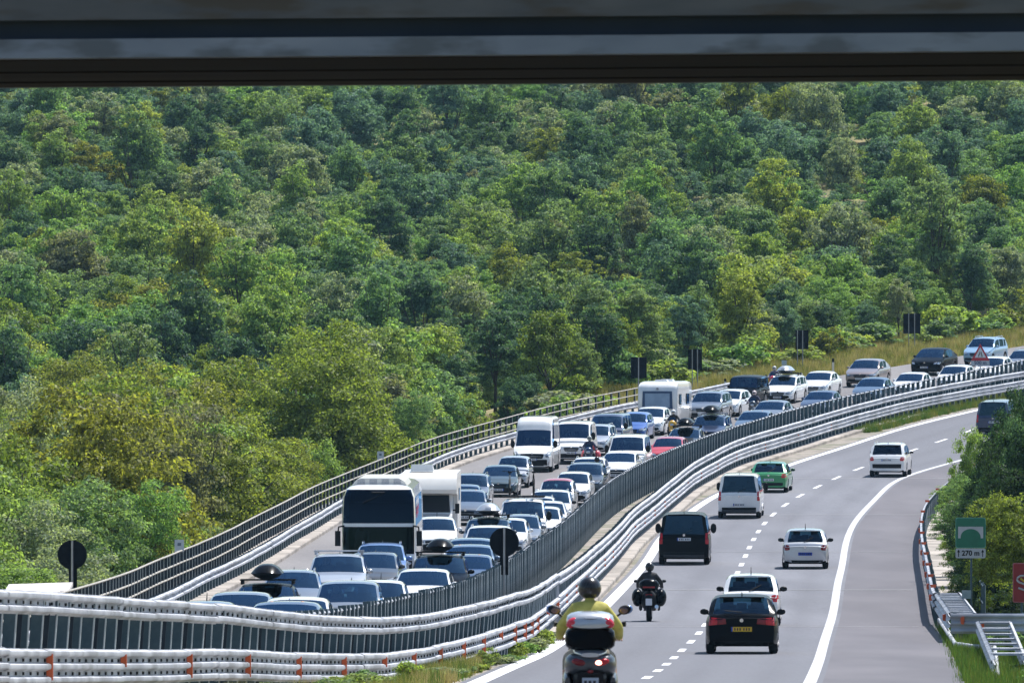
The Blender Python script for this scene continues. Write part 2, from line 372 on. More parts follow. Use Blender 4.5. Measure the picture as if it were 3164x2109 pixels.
def posts(C, y0, y1, step, lat, hts, parent, name='post', perp=.14, along=.08, mat=None, lean=0., cap=300, z0=0, flange=True):
    """hts: function y -> height; meshes shared per 5 cm of height"""
    mat = mat or STEEL2; cache = {}; y = y0; lst = []; rnd = random.Random(int(y0*7+lat*10))
    while y < y1: lst.append(y); y += step*math.cos(heading(C, y))
    extra = MB(); 
    for k, y in enumerate(lst):
        h = round(hts(y)*20)/20.; a = heading(C, y)
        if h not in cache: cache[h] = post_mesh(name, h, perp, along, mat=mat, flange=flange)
        loc = (C(y)+math.cos(a)*lat, y-math.sin(a)*lat, zr(y)+z0); rot = (rnd.uniform(-.02,.02), lean+rnd.uniform(-.015,.015), -a)
        if k < cap: link(name, cache[h], parent, loc, rot)
        else:
            M = Matrix.Translation(loc) @ Euler(rot).to_matrix().to_4x4()
            extra.add([M @ v.co for v in cache[h].vertices], [tuple(p.vertices) for p in cache[h].polygons]); extra.m[-len(cache[h].polygons):] = [p.material_index for p in cache[h].polygons]
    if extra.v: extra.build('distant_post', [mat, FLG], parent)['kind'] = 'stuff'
    return lst
# --- F1: right carriageway's median barrier, two stretches
YJ = 279.
GB = 'steel safety barriers along the motorway'
f1a = tag(empty('guardrail', (0,0,0)), 'near bend of the median barrier with two rails and orange reflectors', 'guardrail', GB)
f1b = tag(empty('guardrail', (0,0,0)), 'median barrier beside the inner lane, from the step in the rails rightwards', 'guardrail', GB)
DZ = lambda y: float(np.interp(y, [140, 165, 178, 192, 202, 214, 232, 250], [0, -.04, -.20, -.33, -.30, -.18, 0, 0]))   # the ground sags under the bend
hW = lambda y: 1.41-.14*ss(140, 185, y)+DZ(y)
rail_sections('lower_rail', F1C, 96, YJ, .12, lambda y: .37+DZ(y), W3, 1, STEEL, f1a, amp=.018)
rail_sections('upper_rail', F1C, 96, YJ-2, .12, hW, W2, 1, STEEL, f1a, amp=.018)
rail_sections('lower_rail', F1C, YJ, 650, .12, lambda y: .40+.06*ss(YJ, YJ+30, y), W3, 1, STEEL, f1b)
rail_sections('upper_rail', F1C, YJ, 650, .10, 1.20, W2, 1, STEEL, f1b)
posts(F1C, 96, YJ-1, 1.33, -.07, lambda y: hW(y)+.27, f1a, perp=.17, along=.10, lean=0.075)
posts(F1C, 96.66, YJ-1, 2.66, -.09, lambda y: hW(y)+.2, f1a, name='dark_post', perp=.17, along=.02, mat=NAVY, lean=.075, flange=False)
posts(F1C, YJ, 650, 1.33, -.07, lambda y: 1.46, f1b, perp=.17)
em = MB()
for k in range(4):
    y = YJ-1.2+k*.55; em.box((F1C(y)+.03+k*.02, y, zr(y)+.62), (.10, .05, 1.2))
em.build('end_plate', STEEL, f1b)
# reflectors and bolt slots on the near rails
rm = MB(); rm.prism([(-.08,-.10),(.08,-.14),(.08,.14),(-.08,.10)], -.03, .03, plane='xz')
rm = None
def refl_mesh():
    m = MB(); m.add([(0,-.06,-.075),(.09,-.02,-.10),(.09,-.02,.10),(0,-.06,.075),(0,.05,-.075),(.09,.02,-.10),(.09,.02,.10),(0,.05,.075)],
                    [(0,1,2,3),(7,6,5,4),(0,4,5,1),(3,2,6,7),(1,5,6,2),(0,3,7,4)]); return m.mesh('reflector', REFL)
RM = refl_mesh()
y = 128.; k = 0
while y < 540:
    a = heading(F1C, y); 
    for j, hh in enumerate((.37+.172, .37+.369)):
        if (k % 5 == 3 and j == 0): continue
        add = DZ(y) if y < YJ else .06
        link('reflector', RM, f1a if y < YJ else f1b, (F1C(y)+math.cos(a)*.125, y-math.sin(a)*.125, zr(y)+hh+add), (0, 0, -a)).scale = (1, 1, 1) if y < YJ else (.6, .8, .6)
    y += (8. if y < 190 else 6.5 if y < 250 else 13.); k += 1
bm_ = MB(); y = 120.
while y < 262:
    a = heading(F1C, y)
    for hh in (.37+.172+DZ(y), .37+.369+DZ(y), hW(y)+.172):
        p = Vector((F1C(y)+math.cos(a)*.128, y-math.sin(a)*.128, zr(y)+hh)); bm_.box(p, (.03, .07, .045), rot=(0, 0, -a))
    y += .72
o = bm_.build('bolt_slot', BLK, f1a); o['kind'] = 'stuff'
# kerb of the right carriageway under the barrier
def kerb(name, C, a, b, y0, y1, h, mat, label, cat='kerb', blocks=6.0):
    root = tag(empty(name, (0,0,0)), label, cat); y = y0; rnd = random.Random(3)
    while y < y1:
        e = min(y1, y+blocks); m = MB(); n = 3; prof = [(a, -.25), (a, h-.02), (a+.02, h), (b-.03, h), (b, h-.04), (b, -.25)]
        vs, fs = sweep(C, y+.02, e-.02, rnd.uniform(-.008,.008), rnd.uniform(-.006,.006), prof, 1, 2.)
        m.add(vs, fs); k = len(vs)-6; m.f += [(5,4,3,2,1,0), tuple(range(k, k+6))]; m.m += [0, 0]
        m.build('kerb_block', mat, root); y = e
    return root
kerb('concrete_kerb', F1C, -.45, .50, 266, 566, .16, CONC, 'pale concrete kerb under the median barrier beside the inner lane')
kerb('concrete_kerb', KL, -1.9, .0, 150, 586, .16, CONC, 'pale concrete kerb and walkway on the left edge of the viaduct')
kerb('concrete_kerb', RB, .05, 1.5, 282, 566, .16, CONC, 'pale concrete walkway behind the right hand barrier of the viaduct')
# --- F2: left carriageway's median barrier
f2 = tag(empty('guardrail', (0,0,0)), 'dark barrier of closely set posts topped by a pipe, between jam and median', 'guardrail', GB)
h2 = lambda y: 1.65-.28*(1-ss(195, 250, y))
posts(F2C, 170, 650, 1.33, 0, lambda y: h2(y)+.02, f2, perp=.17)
rail_sections('top_pipe', F2C, 170, 650, .0, lambda y: h2(y)-.06, [(.045*math.cos(a), .045*math.sin(a)) for a in [2*math.pi*k/6 for k in range(7)]], 1, STEEL, f2, amp=.02)
rail_sections('rail', F2C, 170, 650, -.1, .45, W3, -1, STEEL, f2)
# --- left edge: W-beam barrier, viaduct railing
lb = tag(empty('guardrail', (0,0,0)), 'low white two wave barrier along the left kerb beside the jam', 'guardrail', GB)
rail_sections('rail', KL, 200, 596, -.42, .47, W2, 1, STEEL, lb)
posts(KL, 200, 596, 2.0, -.5, lambda y: .78, lb, perp=.14, z0=.02)
rl = tag(empty('viaduct_railing', (0,0,0)), 'rusty three bar railing along the outer left edge of the viaduct', 'railing')
pipe = [(.032*math.cos(a), .032*math.sin(a)) for a in [2*math.pi*k/5 for k in range(6)]]
for hh in (.42, .80, 1.2): rail_sections('bar', KL, 200, 573, -1.75, hh+.14, pipe, 1, STEEL3, rl, L=8., amp=.008, step=2.)
posts(KL, 200, 573.5, 2.0, -1.78, lambda y: 1.22, rl, perp=.10, along=.05, mat=NAVY, z0=.14)  # navy webs: the posts' shaded side put into their colour
for (uu, yy, nm) in ((784, 332, 'left'), (1374, 477, 'right')):
    t = tag(empty('distance_plate', (KL(yy)-1.85, yy, zr(yy)+.15)), 'small pale marker plate on the viaduct railing '+('nearer the black round sign back' if nm == 'left' else 'farther off above the dark cars'), 'marker plate', 'marker plates on the railing')
    m = MB(); m.box((0,-.12,1.35), (.32,.015,.42)); m.build('plate', surf('plate_pale', (.42,.48,.55), (.5,.55,.62), 4), t)
    m = MB(); m.box((0,-.132,1.4), (.12,.008,.10)); m.build('mark', surf('plate_mark', (.12,.16,.22)), t)
    m = MB(); m.cyl((0,-.09,.68), .022, 1.3, n=8); m.build('post', POLE, t)
# viaduct deck edges
def deckwall(name, C, lat, y0, y1, side, label):
    vs, fs = sweep(C, y0, y1, lat, 0, [(0,.14),(.30,.14),(.30,-.9),(-.1,-1.1)], side, 3.)
    tag(link(name, mesh(name, vs, fs, [CONC2])), label, 'viaduct edge')
deckwall('viaduct_edge_beam', KL, -1.9, 200, 580, -1, 'grey concrete edge beam under the left viaduct railing')
# --- right hand barrier, walkway railing, flared end
rb = tag(empty('guardrail', (0,0,0)), 'white barrier with red reflectors on the right edge of the hard shoulder', 'guardrail', GB)
rail_sections('rail', RB, 283, 640, .0, .44, W3, -1, STEEL, rb, amp=.012)
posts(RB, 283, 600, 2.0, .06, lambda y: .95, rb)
y = 290.
while y < 520:
    a = heading(RB, y); m = MB(); m.box((0,0,0), (.30,.10,.07)); 
    link('reflector', RM, rb, (RB(y)-.10, y, zr(y)+.70), (0, 0, math.pi/2-a)); link('reflector', RM, rb, (RB(y)-.02, y, zr(y)+1.0), (0, R(-90), -a)); y += 17.
rr = tag(empty('viaduct_railing', (0,0,0)), 'thin dark railing behind the walkway on the right edge of the viaduct', 'railing')
for hh in (.5, 1.0): rail_sections('bar', RB, 283, 560, 1.42, hh+.14, pipe, 1, STEEL2, rr, L=8., amp=.006, step=2.)
posts(RB, 283, 560, 2.5, 1.42, lambda y: 1.05, rr, perp=.06, along=.04, z0=.14)
deckwall('viaduct_edge_beam', RB, 1.5, 283, 566, 1, 'grey concrete edge beam outside the right hand walkway')
# --- flared end of the right hand barrier: twin beams with cross bars
def straight_rail(m, p0, p1, side, prof, mi=0, drop=0.):
    p0 = Vector(p0); p1 = Vector(p1); d = (p1-p0); n = Vector((d.y, -d.x, 0)).normalized()*side; k = len(prof)
    for back in (0, -.014):
        vs = [p+n*(a+back)+Vector((0,0,z)) for p in (p0, p1) for a, z in prof]
        m.add(vs, [(j, j+1, k+j+1, k+j) for j in range(k-1)], mi)
fe = tag(empty('guardrail', (0,0,0)), 'white twin beam barrier end with many cross bars below the green bridge sign', 'guardrail', GB)
g = lambda x, y, h: (x, y, zr(y)+h)
m = MB(); straight_rail(m, g(12.45,285,.42), g(11.69,259,.28), 1, W3); m.build('left_beam', STEEL, fe, 180)
m = MB(); straight_rail(m, g(13.1,285,.42), g(12.32,259,.28), -1, W3); m.build('right_beam', STEEL, fe, 180)
for k in range(13):
    t = k/12.; y = 284.6-25.4*t; m = MB(); m.box(g(12.43-.76*t+.34, y, .90-.14*t), (.62, .16, .05)); m.build('cross_bar', STEEL, fe)
m = MB(); straight_rail(m, g(11.69,258.6,.25), g(16.5,258.0,.25), 1, W3); m.build('cross_beam', STEEL, fe, 180)
for k in range(6):
    m = MB(); m.box(g(11.8+k*.9, 258.8, .4), (.10,.12,.8)); m.build('post', STEEL2, fe)
m = MB(); straight_rail(m, g(12.35,257,.28), g(10.1,203,.02), 1, W2); m.build('left_beam', STEEL, fe, 180)
m = MB(); straight_rail(m, g(13.15,257,.28), g(10.95,208,.05), -1, W2); m.build('right_beam', STEEL, fe, 180)
for k in range(7):
    t = k/6.; y = 255-46*t; m = MB(); m.box(g(12.27-2.0*t+.42, y, .60-.20*t), (.80-.06*t, .30, .05)); m.build('cross_bar', STEEL, fe)
m = MB(); m.tube([g(12.45,283,.18), g(11.5,252,.10), g(11.75,247,.12), g(12.2,245.5,.12), g(9.95,199,.05)], .06, 8); m.build('lower_tube', STEEL, fe, 180)
link('reflector', RM, fe, g(12.0,258.5,.6), (0,0,R(-90))); link('reflector', RM, fe, g(11.62,262,.62), (0,0,0)); link('reflector', RM, fe, g(12.28,254,.5), (0,0,R(-50)))
for k in range(4):
    y = 280-k*6.; m = MB(); m.box(g(12.35-.03*(280-y)+.3, y, .35), (.12,.10,.9)); m.build('post', STEEL2, fe)

# ------------------------------------------------------------------ the overpass in front
ov = tag(empty('overpass', (0, 75, ZC)), 'dark concrete overpass deck crossing the top of the view', 'bridge')
ov.rotation_euler = (0, -.0075, 0)
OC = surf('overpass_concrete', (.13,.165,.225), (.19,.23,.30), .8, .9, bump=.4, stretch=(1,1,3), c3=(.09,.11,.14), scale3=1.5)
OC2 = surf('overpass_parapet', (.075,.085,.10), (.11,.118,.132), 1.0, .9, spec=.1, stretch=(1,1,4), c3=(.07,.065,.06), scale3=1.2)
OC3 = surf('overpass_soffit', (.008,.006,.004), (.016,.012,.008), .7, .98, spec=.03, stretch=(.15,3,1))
OC4 = surf('overpass_recess_shade', (.012,.022,.04), (.022,.034,.055), .8, .95)  # the groove's shade is put into this dark navy
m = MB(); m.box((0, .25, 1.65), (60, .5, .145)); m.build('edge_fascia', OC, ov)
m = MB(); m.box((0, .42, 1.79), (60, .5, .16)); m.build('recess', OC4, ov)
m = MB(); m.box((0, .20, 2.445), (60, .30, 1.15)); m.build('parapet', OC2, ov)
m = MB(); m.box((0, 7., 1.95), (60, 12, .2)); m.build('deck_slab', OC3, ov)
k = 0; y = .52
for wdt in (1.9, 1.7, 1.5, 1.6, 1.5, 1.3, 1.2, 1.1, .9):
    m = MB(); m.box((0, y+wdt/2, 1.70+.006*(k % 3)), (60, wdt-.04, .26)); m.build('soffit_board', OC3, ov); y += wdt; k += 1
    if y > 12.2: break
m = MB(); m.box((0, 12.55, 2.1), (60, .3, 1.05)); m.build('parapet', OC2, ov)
for sx in (-1, 1):
    m = MB(); m.box((sx*22, 6.5, -3.3), (12, 12, 9.6)); m.build('abutment', CONC2, ov)

# ------------------------------------------------------------------ vegetation
def leafmat(name, c, var=.6, trans=.48):
    m = bpy.data.materials.new(name); m.use_nodes = True; n = m.node_tree; n.nodes.clear()
    o = n.nodes.new('ShaderNodeOutputMaterial'); mx = n.nodes.new('ShaderNodeMixShader'); d = n.nodes.new('ShaderNodeBsdfDiffuse'); t = n.nodes.new('ShaderNodeBsdfTranslucent')
    gl = n.nodes.new('ShaderNodeBsdfGlossy'); m2 = n.nodes.new('ShaderNodeMixShader')
    geo = n.nodes.new('ShaderNodeNewGeometry'); oi = n.nodes.new('ShaderNodeObjectInfo'); hsv = n.nodes.new('ShaderNodeHueSaturation')
    mr = n.nodes.new('ShaderNodeMapRange'); mr.inputs['To Min'].default_value = 1-var; mr.inputs['To Max'].default_value = 1+var*1.2
    n.links.new(geo.outputs['Random Per Island'], mr.inputs['Value'])
    mh = n.nodes.new('ShaderNodeMapRange'); mh.inputs['To Min'].default_value = .48; mh.inputs['To Max'].default_value = .53
    n.links.new(oi.outputs['Random'], mh.inputs['Value']); n.links.new(mh.outputs[0], hsv.inputs['Hue'])
    n.links.new(mr.outputs[0], hsv.inputs['Value']); hsv.inputs['Color'].default_value = (*c, 1)
    n.links.new(hsv.outputs[0], d.inputs[0])
    tc = n.nodes.new('ShaderNodeMixRGB'); tc.blend_type = 'MULTIPLY'; tc.inputs[0].default_value = 1; tc.inputs[2].default_value = (1.7, 1.7, .8, 1)
    n.links.new(hsv.outputs[0], tc.inputs[1]); n.links.new(tc.outputs[0], t.inputs[0])
    mx.inputs[0].default_value = trans; n.links.new(d.outputs[0], mx.inputs[1]); n.links.new(t.outputs[0], mx.inputs[2])
    gl.inputs['Roughness'].default_value = .5; gl.inputs[0].default_value = (1,1,1,1); m2.inputs[0].default_value = .012
    n.links.new(mx.outputs[0], m2.inputs[1]); n.links.new(gl.outputs[0], m2.inputs[2]); n.links.new(m2.outputs[0], o.inputs[0]); return m
KINDS = [('fresh green', (0.181,0.266,0.082)), ('mid green', (0.145,0.220,0.098)), ('dark green', (0.075,0.138,0.074)), ('olive green', (0.169,0.198,0.041)),
         ('grey green', (0.209,0.249,0.162)), ('rusty green', (0.169,0.181,0.102)), ('yellowish green', (0.232,0.288,0.070)), ('blue green', (0.104,0.181,0.130)), ('shaded green', (.026,.056,.026))]  # the last kind has shade put into its leaf colour
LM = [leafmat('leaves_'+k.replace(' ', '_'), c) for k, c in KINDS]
BARK = surf('bark', (.05,.04,.03), (.10,.085,.07), 4, .9)
def crown_mesh(name, seed, nclump, nleaf, rad, hgt, leaf, clump_r=.8, low=.12, mat=None):
    rnd = np.random.RandomState(seed); V = []; lobes = [(rnd.uniform(-.45,.45)*rad, rnd.uniform(-.45,.45)*rad, hgt*rnd.uniform(.30,.80), rnd.uniform(.36,.70)*rad, rnd.uniform(.16,.30)*hgt) for _ in range(8)]
    lobes.append((0, 0, hgt*.55, rad*.7, hgt*.38))
    cl = []
    while len(cl) < nclump:
        L = lobes[rnd.randint(len(lobes))]; d = rnd.normal(size=3); d /= np.linalg.norm(d)
        if d[2] < -.55: continue
        q = rnd.uniform(.75, 1.06); p = np.array([L[0]+d[0]*L[3]*q, L[1]+d[1]*L[3]*q, L[2]+d[2]*L[4]*q])
        if p[2] < low*hgt: continue
        cl.append((p, d))
    for p, d in cl:
        r = clump_r*rnd.uniform(.55, 1.25); n = int(nleaf*rnd.uniform(.6, 1.3))
        dd = rnd.normal(size=(n, 3)); dd /= np.linalg.norm(dd, axis=1)[:, None]
        dd[:, 2] = np.where(dd[:, 2] < -.3, -dd[:, 2], dd[:, 2])
        c = p+dd*r*rnd.uniform(.45, 1.05, (n, 1))*np.array([1, 1, .72])
        nn = dd*.7+d*.35+rnd.normal(size=(n, 3))*.55+np.array([0, 0, .35]); nn /= np.linalg.norm(nn, axis=1)[:, None]
        a = np.cross(nn, rnd.normal(size=(n, 3))); a /= np.linalg.norm(a, axis=1)[:, None]; b = np.cross(nn, a)
        s = leaf*rnd.uniform(.6, 1.3, (n, 1)); 
        quad = np.stack([c-a*s*.62, c-b*s*.38+nn*s*.08, c+a*s*.62, c+b*s*.38+nn*s*.08], 1); V.append(quad)
    V = np.concatenate(V).reshape(-1, 3); nq = len(V)//4
    me = bpy.data.meshes.new(name); me.vertices.add(len(V)); me.vertices.foreach_set('co', V.ravel().astype(np.float32))
    me.loops.add(len(V)); me.loops.foreach_set('vertex_index', np.arange(len(V), dtype=np.int32))
    me.polygons.add(nq); me.polygons.foreach_set('loop_start', np.arange(0, len(V), 4, dtype=np.int32)); me.polygons.foreach_set('loop_total', np.full(nq, 4, dtype=np.int32))
    me.update(calc_edges=True); me.materials.append(mat or LM[0]); return me
def trunk_mesh(name, seed, rad, hgt):
    rnd = random.Random(seed); m = MB(); top = Vector((rnd.uniform(-.4,.4), rnd.uniform(-.4,.4), hgt*.62))
    m.tube([(0,0,-.6), (0,0,hgt*.2), (top.x*.5, top.y*.5, hgt*.42), top], [.17,.14,.10,.04], 6)
    for k in range(7):
        a = rnd.uniform(0, 6.28); z0 = hgt*rnd.uniform(.18, .42); r = rad*rnd.uniform(.5, .85); z1 = hgt*rnd.uniform(.55, .9)
        m.tube([(top.x*.3, top.y*.3, z0), (math.cos(a)*r*.45, math.sin(a)*r*.45, (z0+z1)/2-.1), (math.cos(a)*r, math.sin(a)*r, z1)], [.08,.055,.02], 5)
    return m.mesh(name, BARK)
NV = 9; CM = []; TM = []
for i in range(NV):
    kd = i % 3
    if kd == 0: CM.append((crown_mesh('crown', 10+i, 150, 105, 3.1, 8.4, .17, .62), 3.1, 8.4))
    elif kd == 1: CM.append((crown_mesh('crown', 10+i, 125, 105, 2.5, 9.4, .165, .60, .12), 2.5, 9.4))
    else: CM.append((crown_mesh('crown', 10+i, 175, 105, 3.7, 7.6, .17, .66, .04), 3.7, 7.6))
    TM.append(trunk_mesh('trunk', 50+i, CM[-1][1], CM[-1][2]))
NVF = 4
for i in range(NVF):     # finer leaved crowns for the nearest trees
    a = (3.9, 7.4) if i % 2 else (3.0, 8.6)
    CM.append((crown_mesh('crown', 200+i, 400, 110, a[0], a[1], .105, .50, .04), a[0], a[1])); TM.append(trunk_mesh('trunk', 250+i, a[0], a[1]))
def proj(x, y, z): return 1582+x*F/y, 800-(z-ZC)*F/y
# scatter
rnd = random.Random(21); spots = []; cell = {}
def free(x, y, r):
    i, j = int(x//6), int(y//6)
    for a in (-1, 0, 1):
        for b in (-1, 0, 1):
            for (px, py) in cell.get((i+a, j+b), ()):
                if (px-x)**2+(py-y)**2 < r*r: return False
    return True
for _ in range(42000):
    y = rnd.uniform(300, 1060); x = rnd.uniform(-.062, .062)*y
    if x > KL(min(y, 745))-(7.0 if y < 560 else 8.5): continue
    if y > 640 and x > KL(min(y, 745))-9.5: continue
    if y < 345 and x > KL(y)-8.5: continue
    r = 3.3 if y < 520 else 3.2+(y-520)*.0018
    if not free(x, y, r): continue
    cell.setdefault((int(x//6), int(y//6)), []).append((x, y)); spots.append((x, y))
nfor = random.Random(5)
def kind_at(x, y):
    u, v = proj(x, y, ground(x, y)+6); n = math.sin(x*.19+y*.027)+math.sin(x*.07-y*.05+2)
    w = [3.6, 3.2, 1.8, 1.1, 1.9, .3, 1.0, 1.0]
    if v > 1150 and u < 1000: w = [2.4, 2.2, 1.4, 2.9, 1.3, .4, 1.0, .5]
    if v < 600: w = [1.6, 2.6, 2.8, .5, 1.6, .5, .3, 2.6]  # more blue green high up: distance haze put into the leaf colours
    if v > 900 and u > 1500: w = [2, 3, 3.2, .8, 1.2, .6, .8, 1.0]
    return nfor.choices(range(8), w)[0]
T = []
for (x, y) in spots:
    z = ground(x, y); sc = nfor.uniform(.55, 1.2)*(1.0 if y < 560 else .84)
    if y > 560 and x > KL(min(y, 745))-16: sc *= .75
    vi = nfor.randrange(NV); kd = kind_at(x, y); u_, v_ = proj(x, y, z+6)
    if y < 520: vi = NV+nfor.randrange(NVF)
    if v_ > 1150 and u_ < 1050 and kd == 3: sc *= 1.28; vi = NV+1+2*nfor.randrange(2)
    T.append([x, y, z, sc, kd, vi, nfor.uniform(0, 6.28)])
# how much of each tree shows: nearest first, measured against what stands in front (coarse height line per column)
T.sort(key=lambda t: t[1]); cols = np.full(3164//20+60, 4000.)
for t in T:
    u0, v0 = proj(t[0], t[1], t[2]+CM[t[5]][2]*t[3]); r = CM[t[5]][1]*t[3]*F/t[1]; a = int((u0-r)//20)+30; b = int((u0+r)//20)+31; vis = 0
    for k in range(max(a, 0), min(b, len(cols))):
        if 30 <= k < len(cols)-30: vis += max(0, min(cols[k], 2109)-max(v0, 240)) 
        cols[k] = min(cols[k], v0+.25*r)
    t.append(vis*20)
T.sort(key=lambda t: -t[7])
NI = 285
cw = ['at the far left', 'above the concrete box', 'above the left round sign', 'left of the coach', 'above the coach', 'above the motorhome', 'above the tall van', 'above the caravan', 'above the sign backs', 'above the off roader', 'above the bronze SUV', 'at the far right']
rw = [(560, 'high on the slope'), (820, 'on the upper slope'), (1080, 'half way up the slope'), (1330, 'low on the slope'), (9999, 'at the foot of the slope')]
shp = ['round topped', 'tall narrow', 'broad low', 'bushy', 'slim upright', 'wide spreading', 'loose', 'leaning', 'flat topped', 'upright dense', 'broad domed', 'feathery', 'spreading domed']
cat_group = 'trees of the forest slope'
for t in T[:NI]:
    x, y, z, sc, kd, vi, rz = t[:7]; u, v = proj(x, y, z+CM[vi][2]*sc*.7)
    o = empty('tree', (x, y, z-.2)); o.rotation_euler = (0, 0, rz); o.scale = (sc, sc, sc*nfor.uniform(.82, 1.3))
    row = [n for lim, n in rw if v < lim][0]
    tag(o, '%s %s tree %s %s' % (shp[vi], KINDS[kd][0], row, cw[min(11, max(0, int(u//264)))]), 'tree', cat_group)
    c = link('crown', CM[vi][0], o); c.material_slots[0].link = 'OBJECT'; c.material_slots[0].material = LM[kd]
    link('trunk', TM[vi], o)
rest = T[NI:]
print('trees', len(T), 'far', len(rest))
# the rest of the wood: one mass
libc = bpy.data.collections.new('wood_variants'); 
k = 0; vars_ = []
for vi in range(NV):
    for kd in range(8):
        if (vi+kd) % 3: continue
        mm = CM[vi][0].copy() if kd else CM[vi][0].copy(); mm.materials.clear(); mm.materials.append(LM[kd])
        ob = bpy.data.objects.new('variant_%03d' % k, mm); libc.objects.link(ob); vars_.append((vi, kd)); k += 1
def gn_scatter(name, pts, coll, label, cat, kind='stuff'):
    """pts: (x,y,z,scale,rotz,index)"""
    me = bpy.data.meshes.new(name); me.from_pydata([p[:3] for p in pts], [], [])
    for nm, ty, ix in (('sc', 'FLOAT', 3), ('rz', 'FLOAT', 4), ('ix', 'INT', 5)):
        at = me.attributes.new(nm, ty, 'POINT'); at.data.foreach_set('value', [p[ix] for p in pts])
    o = link(name, me); md = o.modifiers.new('scatter', 'NODES'); ng = bpy.data.node_groups.new(name, 'GeometryNodeTree'); md.node_group = ng
    ng.interface.new_socket('Geometry', in_out='INPUT', socket_type='NodeSocketGeometry'); ng.interface.new_socket('Geometry', in_out='OUTPUT', socket_type='NodeSocketGeometry')
    N = ng.nodes; gi = N.new('NodeGroupInput'); go = N.new('NodeGroupOutput'); ip = N.new('GeometryNodeInstanceOnPoints'); ci = N.new('GeometryNodeCollectionInfo')
    ci.inputs['Collection'].default_value = coll; ci.inputs['Separate Children'].default_value = True; ci.inputs['Reset Children'].default_value = True
    def att(nm, ty):
        a = N.new('GeometryNodeInputNamedAttribute'); a.data_type = ty; a.inputs['Name'].default_value = nm; return a.outputs['Attribute']
    cx = N.new('ShaderNodeCombineXYZ'); ng.links.new(att('rz', 'FLOAT'), cx.inputs[2])
    ng.links.new(gi.outputs[0], ip.inputs['Points']); ng.links.new(ci.outputs[0], ip.inputs['Instance']); ip.inputs['Pick Instance'].default_value = True
    ng.links.new(att('ix', 'INT'), ip.inputs['Instance Index']); ng.links.new(cx.outputs[0], ip.inputs['Rotation']); ng.links.new(att('sc', 'FLOAT'), ip.inputs['Scale'])
    ng.links.new(ip.outputs[0], go.inputs[0]); tag(o, label, cat, kind=kind); return o
pts = []
for t in rest:
    x, y, z, sc, kd, vi, rz = t[:7]; c = [i for i, (a, b) in enumerate(vars_) if b == kd]; pts.append((x, y, z-.2, sc, rz, nfor.choice(c)))
gn_scatter('forest', pts, libc, 'mixed green woodland filling the slope behind the single trees', 'forest')
# bushes and saplings at the verge and on the right hand bank
BM = [crown_mesh('foliage', 80+i, 46, 60, 1.3, 2.0, .17, .42, .0) for i in range(4)]
BMN = [crown_mesh('foliage', 90+i, 330, 95, 2.4, 5.2, .085, .40, .0) for i in range(3)]
bush_labels = set()
def bush(x, y, r, h, kd, label, big=False, zoff=0, cat='bush', name='bush', group='bushes beside the motorway'):
    me = (BMN if big else BM)[int(abs(x*7+y)) % 3]; o = empty(name, (x, y, ground(x, y)+zoff-.1), abs(x*3+y) % 6.28)
    o.scale = (r/2.5, r/2.5, h/4.9) if big else (r/1.4, r/1.4, h/2.3); tag(o, label, cat, group)
    c = link('foliage', me, o); c.material_slots[0].link = 'OBJECT'; c.material_slots[0].material = LM[kd]; return o
rb_ = random.Random(11); ADJ = ['small', 'tall', 'wide', 'ragged', 'rounded', 'loose', 'dense', 'leaning', 'pale topped']
for i in range(34):      # verge of the far left side, in front of the trees
    y = 566+i*3.6+rb_.uniform(-1, 1); d = rb_.uniform(6.5, 9.5); x = KL(y)-d
    kd = rb_.choice([0, 1, 3, 4, 6, 1])
    w = ['by the first dark sign back', 'between sign backs', 'behind the sign poles', 'at the far right'][min(3, i//9)]
    bush(x, y, rb_.uniform(1.3, 2.6), rb_.uniform(1.3, 3.4), kd, '%s %s bush on the verge %s' % (ADJ[i % 9], KINDS[kd][0], w))
for i in range(26):      # below the viaduct railing
    y = 302+i*10.; x = KL(y)-rb_.uniform(5.2, 8.5); kd = rb_.choice([0, 3, 6, 4, 1])
    w = ['near the concrete box', 'left of the dark cars', 'left of the coach', 'left of the tall white van'][min(3, i//7)]
    bush(x, y, rb_.uniform(1.8, 2.8), rb_.uniform(3.2, 6.0) if y > 330 else 3.2, kd, '%s %s bush below the viaduct railing %s' % (ADJ[i % 7], KINDS[kd][0], w), True)
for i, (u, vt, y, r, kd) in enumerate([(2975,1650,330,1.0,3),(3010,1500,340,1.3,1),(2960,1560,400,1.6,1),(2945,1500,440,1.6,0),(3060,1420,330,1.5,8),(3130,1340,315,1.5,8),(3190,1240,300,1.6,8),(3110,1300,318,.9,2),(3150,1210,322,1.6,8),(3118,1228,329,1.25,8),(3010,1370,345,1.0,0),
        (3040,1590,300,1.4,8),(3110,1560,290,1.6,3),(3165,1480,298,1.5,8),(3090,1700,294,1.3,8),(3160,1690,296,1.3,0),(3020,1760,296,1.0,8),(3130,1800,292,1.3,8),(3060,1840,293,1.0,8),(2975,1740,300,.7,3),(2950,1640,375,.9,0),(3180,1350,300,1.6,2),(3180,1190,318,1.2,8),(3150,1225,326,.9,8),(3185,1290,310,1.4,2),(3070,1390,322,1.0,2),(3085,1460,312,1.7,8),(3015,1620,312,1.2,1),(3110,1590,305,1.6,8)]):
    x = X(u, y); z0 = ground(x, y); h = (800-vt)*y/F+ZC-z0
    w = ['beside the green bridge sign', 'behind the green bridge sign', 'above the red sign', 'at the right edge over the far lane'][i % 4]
    o = bush(x, y, r, max(1.2, h), kd, '%s %s sapling %s' % (ADJ[i//4], KINDS[kd][0], w), True, cat='sapling', name='sapling', group='saplings on the right hand bank')
